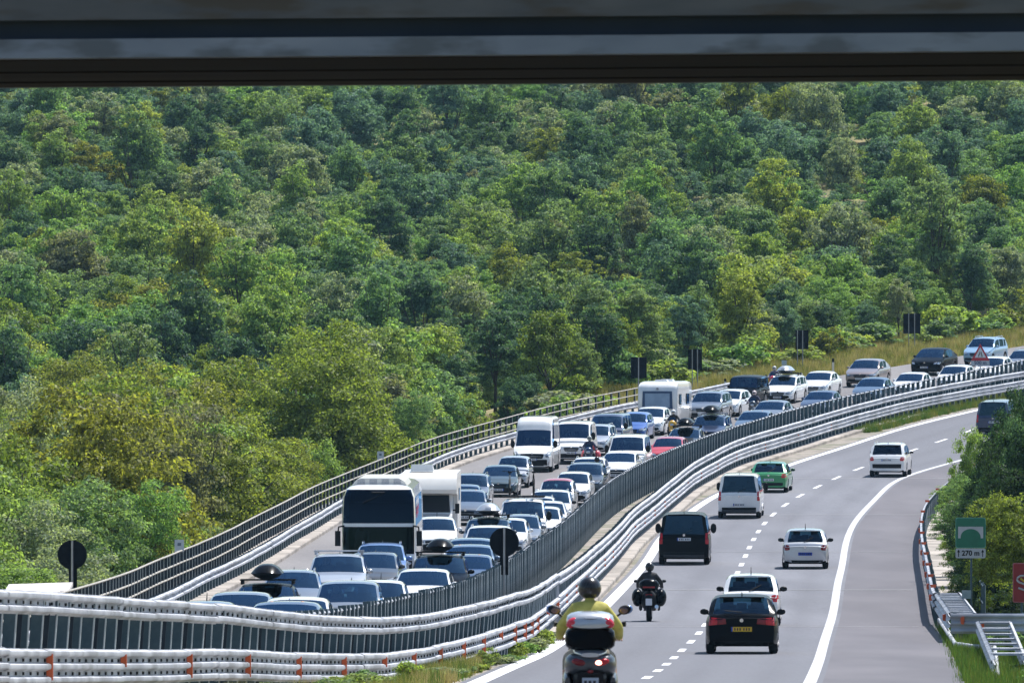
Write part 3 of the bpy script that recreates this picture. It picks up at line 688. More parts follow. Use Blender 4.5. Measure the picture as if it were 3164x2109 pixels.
for i in range(34):
    y = 186+i*2.3; x = 9.2+(y-186)*.045+rb_.uniform(.2, 4.5)
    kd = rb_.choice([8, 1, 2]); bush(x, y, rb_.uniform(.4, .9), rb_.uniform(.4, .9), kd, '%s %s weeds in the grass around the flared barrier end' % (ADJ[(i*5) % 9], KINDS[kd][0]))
for i in range(22):     # weeds in the wedge beside the near barrier
    y = 150+i*5.4; t = rb_.uniform(.1, .75); a, b = F1C(y)+.25, EL(y)-.4; x = a+(b-a)*t; kd = [0, 4, 1, 6][i % 4]
    o = bush(x, y, rb_.uniform(.25, .55), rb_.uniform(.25, .6), kd, '%s %s weed clump between the near barrier and the edge line' % (ADJ[(i*4) % 9], KINDS[kd][0]), cat='weed', name='weed_clump', group='weeds beside the near barrier'); o.location.z = zr(y)-.05
# grass: tufts of blades
def tuft_mesh(seed, n=26, h=.42, r=.22):
    rr_ = random.Random(seed); vs = []; fs = []
    for i in range(n):
        a = rr_.uniform(0, 6.28); d = rr_.uniform(0, r); x, y = math.cos(a)*d, math.sin(a)*d; b = rr_.uniform(0, 6.28); w = .012; hh = h*rr_.uniform(.5, 1.2); lx, ly = rr_.uniform(-.15,.15), rr_.uniform(-.15,.15)
        k = len(vs); vs += [(x-math.cos(b)*w, y-math.sin(b)*w, -.05), (x+math.cos(b)*w, y+math.sin(b)*w, -.05), (x+lx, y+ly, hh)]; fs.append((k, k+1, k+2))
    return vs, fs
GM = [leafmat('grass_green', (.07,.12,.03), .4, .4), leafmat('grass_dry', (.34,.29,.16), .3, .3), leafmat('grass_olive', (.17,.17,.05), .3, .35)]
libg = bpy.data.collections.new('tuft_variants')
for i in range(9):
    vs, fs = tuft_mesh(i, 30 if i < 6 else 46, .42); me = mesh('tuft', vs, fs, [GM[i % 3]]); libg.objects.link(bpy.data.objects.new('tuft_%02d' % i, me))
pts = []; rg = random.Random(4)
for i in range(5200):     # wedge between near barrier and the edge line
    y = rg.uniform(120, 300)**1.0; a = F1C(y)+.05; b = EL(y)-.55
    if b-a < .2: continue
    x = a+(b-a)*rg.random()**1.5*(1 if y < 255 else .5); pts.append((x, y, zr(y)-.01, rg.uniform(.35, .9)*(.45 if x < F1C(y)+1.2 and y < 200 else 1.) if y < 250 else .5, rg.uniform(0, 6.28), rg.choice([0, 3, 6, 2, 5, 4, 7, 1])))
gn_scatter('grass', pts, libg, 'green grass and weeds between the near barrier and the white edge line', 'grass')
pts = []
for i in range(11000):    # dry verge of the far left side
    y = rg.uniform(560, 740); d = rg.uniform(1.2, 13.); x = KL(y)-d
    pts.append((x, y, ground(x, y), rg.uniform(.8, 1.9), rg.uniform(0, 6.28), rg.choice([1, 4, 7, 2, 5, 8, 1, 4, 0])))
gn_scatter('grass', pts, libg, 'dry yellow grass verge below the forest behind the jam', 'grass')
pts = []
for i in range(6500):
    y = rg.uniform(150, 300); a = RB(y)+.1 if y < 283 else RB(y)+1.7; x = a+rg.random()**1.3*8
    pts.append((x, y, ground(x, y)+.1 if x > RB(y)+1.6 else zr(y)-.3, rg.uniform(.6, 1.4), rg.uniform(0, 6.28), rg.choice([0, 3, 6, 0, 3, 6, 0, 3, 6, 2])))
gn_scatter('grass', pts, libg, 'dark green tall grass on the bank around the flared barrier end', 'grass')
pts = []
for i in range(4000):     # behind F1 in the far median
    y = rg.uniform(545, 640); a = F2C(y); b = EL(y)-.8; x = a+(b-a)*rg.random()
    pts.append((x, y, zr(y)-.01, rg.uniform(.5, 1.1), rg.uniform(0, 6.28), rg.choice([0, 3, 6, 2, 5, 0])))
gn_scatter('grass', pts, libg, 'green grass strip in the far part of the median', 'grass')

# ------------------------------------------------------------------ vehicles
class Spec:
    def __init__(s, **k):
        d = dict(L=4.3, W=1.78, H=1.48, b=.19, belt=.93, nose=.68, cowl=.98, yc=1.05, yw=.30, yr=-1.35, yg=-1.85, zg=.98, zt=.92, Hw=None, Hr=None,
                 tum=.24, wb=2.6, fo=.82, wr=.315, pf=.16, pr=.10, sg=None, bp=[-.35], rear='hatch', type='hatch', hl=None, tl=None, rails=False)
        d.update(k); s.__dict__.update(d)
        if s.Hw is None: s.Hw = s.H-.07
        if s.Hr is None: s.Hr = s.H-.06
SPECS = {
 'hatch': Spec(L=4.0, W=1.72, H=1.47, yc=1.12, yw=.45, yr=-1.45, yg=-1.85, zg=.98, zt=.90, wb=2.5, fo=.78, bp=[-.25, -1.05]),
 'hatch2': Spec(L=4.35, W=1.80, H=1.46, yc=1.15, yw=.38, yr=-1.40, yg=-2.0, zg=.98, zt=.93, wb=2.64, fo=.85, bp=[-.3, -1.2]),
 'sedan': Spec(L=4.75, W=1.82, H=1.44, yc=1.10, yw=.28, yr=-1.05, yg=-1.75, zg=1.02, zt=.98, wb=2.85, fo=.85, bp=[-.35], rear='sedan'),
 'wagon': Spec(L=4.65, W=1.81, H=1.48, yc=1.20, yw=.40, yr=-1.85, yg=-2.2, zg=1.0, zt=.95, wb=2.78, fo=.88, bp=[-.35, -1.3], rails=True),
 'suv': Spec(L=4.6, W=1.88, H=1.66, b=.24, belt=1.05, nose=.84, cowl=1.12, yc=1.15, yw=.45, yr=-1.75, yg=-2.12, zg=1.12, zt=1.02, wb=2.7, fo=.88, wr=.355, bp=[-.3, -1.25], rails=True, tum=.20),
 'coupe_suv': Spec(L=4.9, W=1.98, H=1.66, b=.24, belt=1.08, nose=.86, cowl=1.14, yc=1.25, yw=.42, yr=-1.15, yg=-2.2, zg=1.18, zt=1.12, wb=2.93, fo=.9, wr=.37, bp=[-.35, -1.3], tum=.24),
 'mpv': Spec(L=4.45, W=1.83, H=1.63, belt=1.0, nose=.74, cowl=1.08, yc=1.35, yw=.55, yr=-1.75, yg=-2.08, zg=1.08, zt=.98, wb=2.72, fo=.9, bp=[-.2, -1.15], tum=.18),
 'mini': Spec(L=3.6, W=1.63, H=1.5, belt=.93, nose=.72, cowl=1.0, yc=1.05, yw=.45, yr=-1.3, yg=-1.62, zg=.98, zt=.9, wb=2.32, fo=.68, wr=.29, bp=[-.25], tum=.17),
 'van': Spec(L=5.0, W=1.93, H=1.97, b=.22, belt=1.12, nose=.86, cowl=1.22, yc=1.75, yw=.98, yr=-2.36, yg=-2.44, zg=1.16, zt=1.10, Hw=1.86, Hr=1.92, wb=3.1, fo=.95, wr=.335, bp=[.05, -1.05], tum=.14, pf=.14, pr=.03, rear='van'),
 'bigvan': Spec(L=6.0, W=2.0, H=2.74, b=.24, belt=1.22, nose=.98, cowl=1.33, yc=2.1, yw=1.45, yr=-2.9, yg=-2.95, zg=1.3, zt=1.2, Hw=2.10, Hr=2.70, wb=3.67, fo=1.0, wr=.345, bp=[.3], tum=.055, pf=.12, pr=.02, rear='panel'),
 'panelvan': Spec(L=5.0, W=1.95, H=1.95, b=.22, belt=1.12, nose=.86, cowl=1.22, yc=1.75, yw=.98, yr=-2.36, yg=-2.44, zg=1.16, zt=1.10, Hw=1.86, Hr=1.9, wb=3.1, fo=.95, wr=.335, bp=[.1], tum=.10, pf=.14, pr=.03, rear='panel'),
 'jeep': Spec(L=4.4, W=1.88, H=1.85, b=.38, belt=1.14, nose=1.06, cowl=1.2, yc=.72, yw=.50, yr=-1.95, yg=-2.02, zg=1.15, zt=1.05, wb=2.6, fo=.6, wr=.41, bp=[-.3, -1.15], tum=.08, pf=.05, pr=.02),
}
SPECS['ph'] = Spec(L=4.35, W=1.80, H=1.47, yc=1.15, yw=.35, yr=-1.45, yg=-2.02, zg=1.0, zt=.95, wb=2.64, fo=.85, bp=[-.3, -1.2])
def top_profile(s):
    yf = s.L/2; P = [(yf, s.nose-.16), (yf-.05, s.nose-.03), (yf-.16, s.nose+.03), (yf-.45, s.nose+.03+(s.cowl-s.nose)*.30), ((yf+s.yc)/2-.1, s.nose+(s.cowl-s.nose)*.62), (s.yc+.02, s.cowl-.01),
                     (s.yc-(s.yc-s.yw)*.5, s.cowl+(s.Hw-s.cowl)*.54), (s.yw, s.Hw)]
    if s.H-s.Hw > .3: P += [(s.yw-.25, s.Hw+(s.H-s.Hw)*.62), (s.yw-.6, s.H-.04), (s.yw-.9, s.H), (s.yr, s.Hr)]
    else: P += [(s.yw-.28, s.H-.02), (s.yw-.75, s.H), ((s.yw+s.yr)/2-.3, s.H-.005), (s.yr, s.Hr)]
    P += [((s.yr+s.yg)/2, s.Hr+(s.zg-s.Hr)*.46), (s.yg, s.zg)]
    if s.rear == 'sedan': P += [(-yf+.25, s.zt+.02), (-yf+.05, s.zt-.02), (-yf, s.zt-.12)]
    else: P += [((s.yg-yf)/2 if False else s.yg*.4-yf*.6, s.zg*.4+s.zt*.6), (-yf, s.zt-.06)]
    return sorted(P)
SHELLS = {}
def shell(kind):
    """grid of section points; returns verts, quads tagged by part, BVH"""
    if kind in SHELLS: return SHELLS[kind]
    s = SPECS[kind]; P = top_profile(s); py = [p[0] for p in P]; pz = [p[1] for p in P]; yf = s.L/2; w0 = s.W/2
    af = yf-s.fo; ar = af-s.wb; Ra = s.wr+.06
    ysl = set([round(v, 3) for v in py]+[round(v, 3) for v in np.arange(-yf, yf+.01, .24)])
    for a in (af, ar):
        for q in (-1, -.85, -.6, -.3, 0, .3, .6, .85, 1): ysl.add(round(a+q*Ra, 3))
    for b in s.bp: ysl |= {round(b-.045, 3), round(b+.045, 3)}
    ysl |= {round(-yf, 3), round(yf, 3), round(yf-.02, 3), round(yf-.10, 3), round(-yf+.02, 3), round(-yf+.08, 3)}
    sg0 = s.yc-(s.yc-s.yw)*.55; sg1 = s.yr+.02 if s.rear != 'hatch' else s.yr+.05
    ysl |= {round(sg0, 3), round(sg1, 3)}
    ysl = sorted(ysl); ysl = [ysl[0]]+[b for a, b in zip(ysl, ysl[1:]) if b-a > .012]
    rows = []
    for y in ysl:
        T = float(np.interp(y, py, pz)); S = min(s.belt, T-.075)
        df = yf-y; dr = y+yf; w = w0
        if df < .75: w *= 1-s.pf*(1-df/.75)**2.4
        if dr < .7: w *= 1-s.pr*(1-dr/.7)**2.4
        b = s.b
        if df < .12: b += .05*(1-df/.12)
        if dr < .10: b += .06*(1-dr/.10)
        arch = b+.06
        for a in (af, ar):
            if abs(y-a) < Ra: arch = max(arch, s.wr+math.sqrt(max(0, Ra*Ra-(y-a)**2))-.01)
        c = min(1, max(0, (T-S-.08)/.35)); xt = w-.06-s.tum*max(0, T-S-.06)
        z3 = max(b+(S-b)*.5, arch+.03)
        z4 = max(S-.13, z3+.01)
        row = [(0, b), (max(.05, w-.22), max(b, arch-.02) if arch > b+.07 else b), (w-.015, arch), (w+.004, z3), (w-.004, z4), (w-.045, S),
               (w-.062-.01*c, S+.02+.01*c), (xt+.035-.01*c, T-.02-.10*c), (xt-.03-.02*c, T-.012-.03*c), (xt-.09-.03*c, T-.003-.012*c), (xt*.5, T+.012), (0, T+.02)]
        rows.append(row)
    nR = len(ysl); nC = 12; full = 2*nC-2
    V = []
    for y, row in zip(ysl, rows):
        pts = [(x, z) for x, z in row]+[(-x, z) for x, z in row[-2:0:-1]]
        V += [(x, y, z) for x, z in pts]
    faces = {'body': [], 'under': [], 'windscreen': [], 'rear_window': [], 'side': []}
    for i in range(nR-1):
        ym = (ysl[i]+ysl[i+1])/2
        for j in range(full):
            j2 = (j+1) % full; q = (i*full+j, i*full+j2, (i+1)*full+j2, (i+1)*full+j)
            jj = j if j < nC-1 else full-1-j    # half column index of the strip between jj and jj+1
            t = 'body'
            if jj <= 1: t = 'under'
            elif jj >= 9 or (jj == 8):
                if s.yw < ym < s.yc: t = 'windscreen'
                elif s.rear in ('hatch', 'van', 'sedan') and s.yg+min(.03, (s.yr-s.yg)*.08) < ym < s.yr and jj >= 9: t = 'rear_window'
            elif jj == 6 and sg1 < ym < sg0 and not any(abs(ym-b) < .046 for b in s.bp):
                if s.rear == 'panel' and ym < s.bp[0]: t = 'body'
                else: t = 'side'
            faces[t].append(q)
    n0 = len(V)
    # rounded end caps
    for end, i in ((-1, 0), (1, nR-1)):
        ring = [i*full+j for j in range(full)]; cz = sum(V[k][2] for k in ring)/full
        b = len(V); 
        for k in ring: x, y, z = V[k]; V.append((x*.93, y+end*.03, cz+(z-cz)*.93))
        for j in range(full):
            q = (ring[j], ring[(j+1) % full], b+(j+1) % full, b+j); faces['body'].append(q if end < 0 else q[::-1])
        c = tuple(b+j for j in range(full)); faces['body'].append(c if end < 0 else c[::-1])
    allf = [f for fs in faces.values() for f in fs]
    # split side glass by window
    side = {}
    for f in faces['side']:
        cx = sum(V[k][0] for k in f); cy = sum(V[k][1] for k in f)/4; seg = sum(cy < b for b in s.bp); side.setdefault((cx > 0, seg), []).append(f)
    bvh = BVHTree.FromPolygons([Vector(v) for v in V], allf)
    def submesh(nm, fs, mats, midx=None, flip=True):
        used = sorted(set(k for f in fs for k in f)); mp = {k: n for n, k in enumerate(used)}
        return mesh(nm, [V[k] for k in used], [tuple(mp[k] for k in (f[::-1] if flip else f)) for f in fs], mats, midx, 38)
    SHELLS[kind] = (s, V, faces, side, bvh, submesh); return SHELLS[kind]
def patch(bvh, corners, axis, mat, name, parent, nx=6, nz=4, off=.008, roundp=0., yq=3., thick=.02):
    """corners: 4 (a,z) lower-left, lower-right, upper-right, upper-left; cast along -axis onto the shell"""
    vs = []; ok = []
    for j in range(nz+1):
        for i in range(nx+1):
            a, c = i/nx, j/nz
            if roundp:
                aa, cc = 2*a-1, 2*c-1; k = roundp; aa2 = aa*math.sqrt(max(0, 1-k*cc*cc/2)); cc2 = cc*math.sqrt(max(0, 1-k*aa*aa/2)); a, c = (aa2+1)/2, (cc2+1)/2
            p = [corners[0][q]*(1-a)*(1-c)+corners[1][q]*a*(1-c)+corners[2][q]*a*c+corners[3][q]*(1-a)*c for q in (0, 1)]
            if axis == 'front': o_, d_ = Vector((p[0], 8, p[1])), Vector((0, -1, 0))
            elif axis == 'rear': o_, d_ = Vector((p[0], -8, p[1])), Vector((0, 1, 0))
            elif axis == 'right': o_, d_ = Vector((8, p[0], p[1])), Vector((-1, 0, 0))
            elif axis == 'left': o_, d_ = Vector((-8, p[0], p[1])), Vector((1, 0, 0))
            h = bvh.ray_cast(o_, d_)
            vs.append((h[0]-d_*off) if h[0] is not None else None); ok.append(h[0] is not None)
    if not any(ok): return None
    for k in range(len(vs)):
        if vs[k] is None:
            best = min((q for q in range(len(vs)) if ok[q]), key=lambda q: (q % (nx+1)-k % (nx+1))**2+(q//(nx+1)-k//(nx+1))**2); vs[k] = vs[best].copy()
    d_ = {'front': Vector((0,-1,0)), 'rear': Vector((0,1,0)), 'right': Vector((-1,0,0)), 'left': Vector((1,0,0))}[axis]
    fs = [(j*(nx+1)+i, j*(nx+1)+i+1, (j+1)*(nx+1)+i+1, (j+1)*(nx+1)+i) for j in range(nz) for i in range(nx)]
    bd = [i for i in range(nx+1)]+[j*(nx+1)+nx for j in range(1, nz+1)]+[nz*(nx+1)+i for i in range(nx-1, -1, -1)]+[j*(nx+1) for j in range(nz-1, 0, -1)]
    b = len(vs); vs += [vs[k]+d_*thick for k in bd]; n = len(bd)
    fs += [(bd[k], b+k, b+(k+1) % n, bd[(k+1) % n]) for k in range(n)]
    if axis in ('rear', 'right'): pass
    return link(name, mesh(name, vs, fs, [mat], smooth=40), parent)
WHM = {}
def wheel(parent, x, y, r, w=.21):
    key = (round(r, 3), round(w, 2))
    if key not in WHM:
        m = MB(); m.tube([(-w/2,0,0), (-w/2*.6,0,0), (w/2*.6,0,0), (w/2,0,0)], [r*.93, r, r, r*.93], 20); ty = m.mesh('tyre', RUB, 40)
        m = MB(); 
        for sd in (-1, 1):
            m.tube([(sd*(w/2+.004),0,0), (sd*(w/2-.02),0,0)], [r*.66, r*.62], 18)
            for k in range(5):
                a = 2*math.pi*k/5; m.box((sd*(w/2+.010), math.cos(a)*r*.34, math.sin(a)*r*.34), (.012, r*.62, r*.12), rot=(a, 0, 0))
        WHM[key] = (ty, m.mesh('rim', RIM, 40))
    ty, ri = WHM[key]; o = link('wheel', ty, parent, (x, y, r)); link('rim', ri, o); return o
MIRM = {}
def mirror(parent, sd, x, y, z, mat, sc=1.0, tall=False):
    m = MB(); d = (.11*sc, .06*sc, .075*sc) if not tall else (.10*sc, .06, .17*sc)
    m.ell((sd*(x+.14*sc), y, z+.03), d, 10, 8, 0); m.box((sd*(x+.02*sc), y+.01, z-.02), (.14*sc, .05, .035), 1)
    m.box((sd*(x+.145*sc), y-d[1]*.92, z+.03), (d[0]*1.55, .012, d[2]*1.4), 1)
    return m.build('mirror', [mat, BLK], parent, 40)
SEATM = {}
def interior(parent, s, tall=False):
    key = id(s)
    if key not in SEATM:
        m = MB(); w = s.W/2-.2; zb = s.belt-.42
        m.box((0, s.yc-.25, s.cowl-.14), (2*w, .45, .16)); 
        m.tube([(-w*.5, s.yc-.62, s.cowl-.12), (-w*.5, s.yc-.66, s.cowl-.04)], [.19, .19], 12)
        for sx in (-1, 1):
            m.box((sx*w*.5, -.05+(s.yc-1.1), zb+.02), (.5, .5, .16)); m.box((sx*w*.5, -.34+(s.yc-1.1), zb+.38), (.48, .14, .62), rot=(.18,0,0), taper=.85)
            m.box((sx*w*.5, -.44+(s.yc-1.1), zb+.79), (.26, .10, .19))
        yb = max(s.yr+.25, s.yc-2.3); m.box((0, yb, zb+.02), (2*w*.95, .5, .16)); m.box((0, yb-.3, zb+.32), (2*w*.95, .14, .55), rot=(.2,0,0))
        for sx in (-.6, 0, .6): m.box((sx*w, yb-.38, zb+.68), (.24, .08, .15))
        m.box((0, (s.yc+s.yr)/2-.2, s.b+.12), (2*w, s.yc-s.yr+.6, .1))
        SEATM[key] = m.mesh('interior', INT)
    return link('interior', SEATM[key], parent)
def driver(parent, s, n=2, rnd=random):
    """heads and shoulders behind the glass"""
    zb = s.belt-.42; w = s.W/2-.2
    for k, sx in enumerate((1, -1)[:n]):
        m = MB(); m.ell((sx*w*.5, s.yc-1.32, zb+.42), (.21, .13, .30), 10, 8, 0); m.ell((sx*w*.5, s.yc-1.26, zb+.83), (.085, .10, .12), 10, 8, 1)
        m.build('occupant', [random.choice(OCC), SKIN], parent, 180)
SKIN = surf('skin', (.42,.24,.16), (.50,.30,.20), 8, .6)
OCC = [surf('shirt_dark', (.03,.04,.06)), surf('shirt_white', (.6,.6,.6)), surf('shirt_blue', (.06,.12,.28)), surf('shirt_red', (.4,.06,.05))]
def bezel(p): return p
def make_vehicle(kind, colour, loc, rz, label, cat, group, scale=(1,1,1), o=None):
    """loc: centre on the ground. o: options"""
    o = o or {}; s, V, faces, side, bvh, submesh = shell(kind); pm = PC[colour]; root = empty(o.get('name', {'van':'van','panelvan':'van','bigvan':'van','jeep':'off_road_car'}.get(kind, 'car')), loc, rz)
    root.scale = scale; tag(root, label, cat, group)
    nb = len(faces['body']); link('body', submesh('body', faces['body']+faces['under'], [pm, DARKUND], [0]*nb+[1]*len(faces['under'])), root)
    ws = link('windscreen', submesh('windscreen', faces['windscreen'], [GLASSC if o.get('facing') == 'rear' else GLASSW]), root)
    tint = GLASSD if (kind in ('van', 'jeep', 'coupe_suv') or o.get('privacy')) else GLASS
    if o.get('facing') == 'rear' and tint is GLASS: tint = GLASSC
    if faces['rear_window']: rw = link('rear_window', submesh('rear_window', faces['rear_window'], [tint]), root)
    for (rt, seg), fs_ in side.items(): link('side_window', submesh('side_window', fs_, [tint if seg else GLASS]), root)
    interior(root, s)
    if o.get('people', 1): driver(root, s, o.get('people', 1))
    yf = s.L/2; af = yf-s.fo; ar = af-s.wb; w = s.W/2; n = s.nose; big = kind in ('van', 'bigvan', 'panelvan')
    for sx in (-1, 1):
        for yy in (af, ar): wheel(root, sx*(w-.115), yy, s.wr)
        mirror(root, sx, w-.07, s.yc-.42 if not big else s.yc-.30, s.belt+.06 if not big else s.belt+.16, pm if not (big or o.get('blackmirror')) else BLK, 1.0 if not big else 1.15, big)
    facing = o.get('facing', 'front'); L_ = len(label)
    under = BLK
    if facing == 'front' or o.get('both'):
        if kind == 'jeep':
            for k in range(7): patch(bvh, [(-.30+k*.09,.68),(-.25+k*.09,.68),(-.25+k*.09,1.0),(-.30+k*.09,1.0)], 'front', BLK, 'grille_slot', root, 1, 3)
            for sx in (-1, 1):
                m = MB(); m.cyl((sx*.50, yf+.02, .86), .11, .06, 'y', 14); m.build('headlight', HEADL, root, 40)
                for yy in (af, ar): 
                    m = MB(); m.box((sx*(w-.02), yy, .98), (.32, 1.0, .07)); m.build('fender', BLK, root)
            m = MB(); m.box((0, yf+.16, .55), (1.7, .22, .2)); m.build('bumper', BLK, root)
            m = MB(); m.box((0, yf+.28, .55), (.5, .01, .11)); m.build('number_plate', PLATEW, root)
        else:
            g0 = o.get('grille', .34)
            patch(bvh, [(-g0,n-.24),(g0,n-.24),(g0*1.25,n-.06),(-g0*1.25,n-.06)], 'front', BLK, 'grille', root, 8, 3, roundp=.3)
            patch(bvh, [(-.62,s.b+.10),(.62,s.b+.10),(.70,s.b+.27),(-.70,s.b+.27)], 'front', BLK, 'lower_intake', root, 10, 2, roundp=.2)
            patch(bvh, [(-w+.06,s.b+.015),(w-.06,s.b+.015),(w-.10,s.b+.09),(-w+.10,s.b+.09)], 'front', BLK, 'bumper_lip', root, 12, 1)
            m = MB(); pz = n-.31; hy = bvh.ray_cast(Vector((0, 8, pz)), Vector((0,-1,0)))[0]; m.box((0, hy.y+.012, pz), (.52, .012, .11)); np_ = m.build('number_plate', PLATEW, root)
            m = MB(); m.box((-.24, hy.y+.02, pz), (.04, .006, .11), 0); 
            for k in range(6): m.box((-.16+k*.065+(.03 if k > 2 else 0), hy.y+.02, pz), (.035, .006, .065), 1)
            m.build('plate_print', [PLATEB, LETTER], np_)
            m = MB(); bz = n-.03; hb = bvh.ray_cast(Vector((0, 8, bz)), Vector((0,-1,0)))[0]; m.cyl((0, hb.y+.012, bz), .05, .02, 'y', 12); m.build('badge', CHROME, root)
            for sx in (-1, 1):
                a0, a1 = w-.40, w-.03; z0, z1 = n-.15, n+.02
                if big: a0, a1, z0, z1 = w-.30, w-.04, n-.20, n+.08
                q = [(sx*a0,z0+.03),(sx*a1,z0+.03),(sx*(a1-.01),z1),(sx*(a0+.05),z1-.04)]
                h = patch(bvh, q, 'front', HEADL, 'headlight', root, 6, 3, roundp=.25, off=.012)
                q2 = [(sx*(a0-.02),z0),(sx*(a1+.01),z0),(sx*(a1),z1+.02),(sx*(a0+.03),z1-.02)]
                patch(bvh, q2, 'front', BLK, 'headlight_housing', root, 6, 3, roundp=.2, off=.006)
                patch(bvh, [(sx*(w-.34),s.b+.13),(sx*(w-.20),s.b+.13),(sx*(w-.20),s.b+.25),(sx*(w-.34),s.b+.25)], 'front', BLK, 'fog_lamp', root, 3, 3, off=.012, roundp=.8)
        # wipers
        if kind == 'bigvan':
            patch(bvh, [(-.86,s.b+.04),(.86,s.b+.04),(.90,.66),(-.90,.66)], 'front', BLK, 'black_bumper', root, 10, 3, off=.014)
            patch(bvh, [(-.55,.70),(.55,.70),(.62,.96),(-.62,.96)], 'front', BLK, 'upper_grille', root, 8, 3, roundp=.2, off=.012)
        elif colour in ('white', 'silver', 'bronze', 'black', 'teal', 'greysilver') and kind != 'jeep':
            patch(bvh, [(-w+.12,s.b+.06),(w-.12,s.b+.06),(w-.30,s.b+.24+.05*(L_ % 2)),(-w+.30,s.b+.24+.05*(L_ % 2))], 'front', BLK, 'bumper_insert', root, 10, 2, off=.010)
        wm = MB(); 
        for sx in (-1, 1):
            p0 = Vector((sx*.12-.1, s.yc-.02, s.cowl+.02)); p1 = Vector((sx*.12+.48*(1 if sx > 0 else 1)-.1, s.yc-.20, s.cowl+.10)); wm.tube([p0, p1], .010, 4)
        wm.build('wiper', BLK, root)
        # bonnet seam edge
    if facing == 'rear' or o.get('both'):
        zt = s.zt
        if kind == 'van':
            patch(bvh, [(-w+.04,s.b+.02),(w-.04,s.b+.02),(w-.02,.50),(-w+.02,.50)], 'rear', BLK, 'black_bumper', root, 10, 2, off=.010)
            for sx in (-1, 1): patch(bvh, [(sx*(w-.16),.80),(sx*(w-.03),.80),(sx*(w-.04),1.22),(sx*(w-.15),1.22)], 'rear', REDL, 'tail_light', root, 3, 5, off=.012, roundp=.2)
        elif o.get('tl') == 'wide':
            for sx in (-1, 1):
                patch(bvh, [(sx*(w-.30),zt-.22),(sx*(w-.03),zt-.24),(sx*(w-.04),zt-.03),(sx*(w-.30),zt-.05)], 'rear', REDL, 'tail_light', root, 5, 3, off=.012, roundp=.15)
                patch(bvh, [(sx*(w-.52),zt-.20),(sx*(w-.31),zt-.22),(sx*(w-.31),zt-.05),(sx*(w-.50),zt-.07)], 'rear', REDD, 'inner_tail_light', root, 4, 3, off=.010)
        else:
            for sx in (-1, 1): patch(bvh, [(sx*(w-.30),zt-.20),(sx*(w-.04),zt-.22),(sx*(w-.05),zt+.0),(sx*(w-.26),zt-.01)], 'rear', REDL if colour != 'silver' else REDD, 'tail_light', root, 5, 4, off=.012, roundp=.5)
        bc = BLK
        patch(bvh, [(-w+.06,s.b+.03),(w-.06,s.b+.03),(w-.03,s.b+o.get('skirt',.17)),(-w+.03,s.b+o.get('skirt',.17))], 'rear', bc, 'rear_skirt', root, 10, 2, off=.006)
        pz = o.get('plate_z', zt-.30); hy = bvh.ray_cast(Vector((0, -8, pz)), Vector((0,1,0)))[0]
        m = MB(); m.box((0, hy.y-.012, pz), (.52, .012, .115)); np_ = m.build('number_plate', o.get('plate', PLATEW), root)
        m = MB(); m.box((-.24, hy.y-.021, pz), (.04, .006, .115), 0)
        for k in range(6): m.box((-.165+k*.065+(.03 if k > 2 else 0), hy.y-.021, pz), (.034, .006, .066), 1)
        m.build('plate_print', [PLATEB, LETTER], np_)
        m = MB(); bz = o.get('badge_z', zt-.09); hb = bvh.ray_cast(Vector((0, -8, bz)), Vector((0,1,0)))[0]; m.cyl((0, hb.y-.012, bz), .048, .02, 'y', 12); m.build('badge', CHROME, root)
        if s.rear != 'sedan':
            m = MB(); zz = s.zg+.03; yy = s.yg-.0; m.tube([(-.05, yy-.05, zz-.02), (.30, (s.yg+s.yr)/2-.06, zz+.16)] if o.get('wiper') != 'flat' else [(.0, yy-.06, zz+.01), (-.42, yy-.04, zz+.05)], .014, 4); m.build('rear_wiper', BLK, root)
            m = MB(); m.box((0, s.yr-.04, s.Hr-.005), (s.W*.62, .20, .03)); m.build('roof_spoiler', pm, root)
        m = MB(); m.cyl((-w*.55, -yf+.02, s.b+.04), .035, .12, 'y', 8); m.build('exhaust_pipe', BLK, root)
    if s.rails or o.get('rails'):
        for sx in (-1, 1):
            xx = sx*(w-.06-s.tum*(s.H-s.belt)-.08); m = MB(); m.tube([(xx, s.yw-.3, s.H-.02), (xx, s.yw-.45, s.H+.045), (xx, s.yr+.3, s.H+.045), (xx, s.yr+.12, s.H-.02)], .018, 6); m.build('roof_rail', CHROME if colour != 'black' else BLK, root)
    if o.get('bars'):
        xx = w-.06-s.tum*(s.H-s.belt)-.02
        for yy in (s.yw-.65, s.yw-1.4):
            m = MB(); m.box((0, yy, s.H+.10), (2*xx+.12, .07, .035)); 
            for sx in (-1, 1): m.box((sx*xx, yy, s.H+.04), (.07, .09, .12))
            m.build('roof_bar', STEEL if o['bars'] == 'pale' else BLK, root)
    m = MB(); m.tube([(0, s.yr+.35, s.H), (0, s.yr+.12, s.H+.20 if kind in ('hatch', 'mini') else s.H+.07)], [.018, .008], 5); m.build('aerial', BLK, root)
    if o.get('roofcol'):
        vs = []; 
        m = MB(); nn = 8; yy0, yy1 = s.yw-.02, s.yr-.05
        for i in range(nn+1):
            y = yy0+(yy1-yy0)*i/nn
            for j in range(9):
                x = (w-.06-s.tum*(s.H-s.belt)-.02)*(j/4-1); h = bvh.ray_cast(Vector((x, y, 9)), Vector((0,0,-1)))[0]; m.v.append(h+Vector((0,0,.02)))
        m.f = [(i*9+j, (i+1)*9+j, (i+1)*9+j+1, i*9+j+1) for i in range(nn) for j in range(8)]; m.m = [0]*len(m.f)
        m.build('roof', PC[o['roofcol']], root, 180)
    if o.get('antenna'): pass
    return root
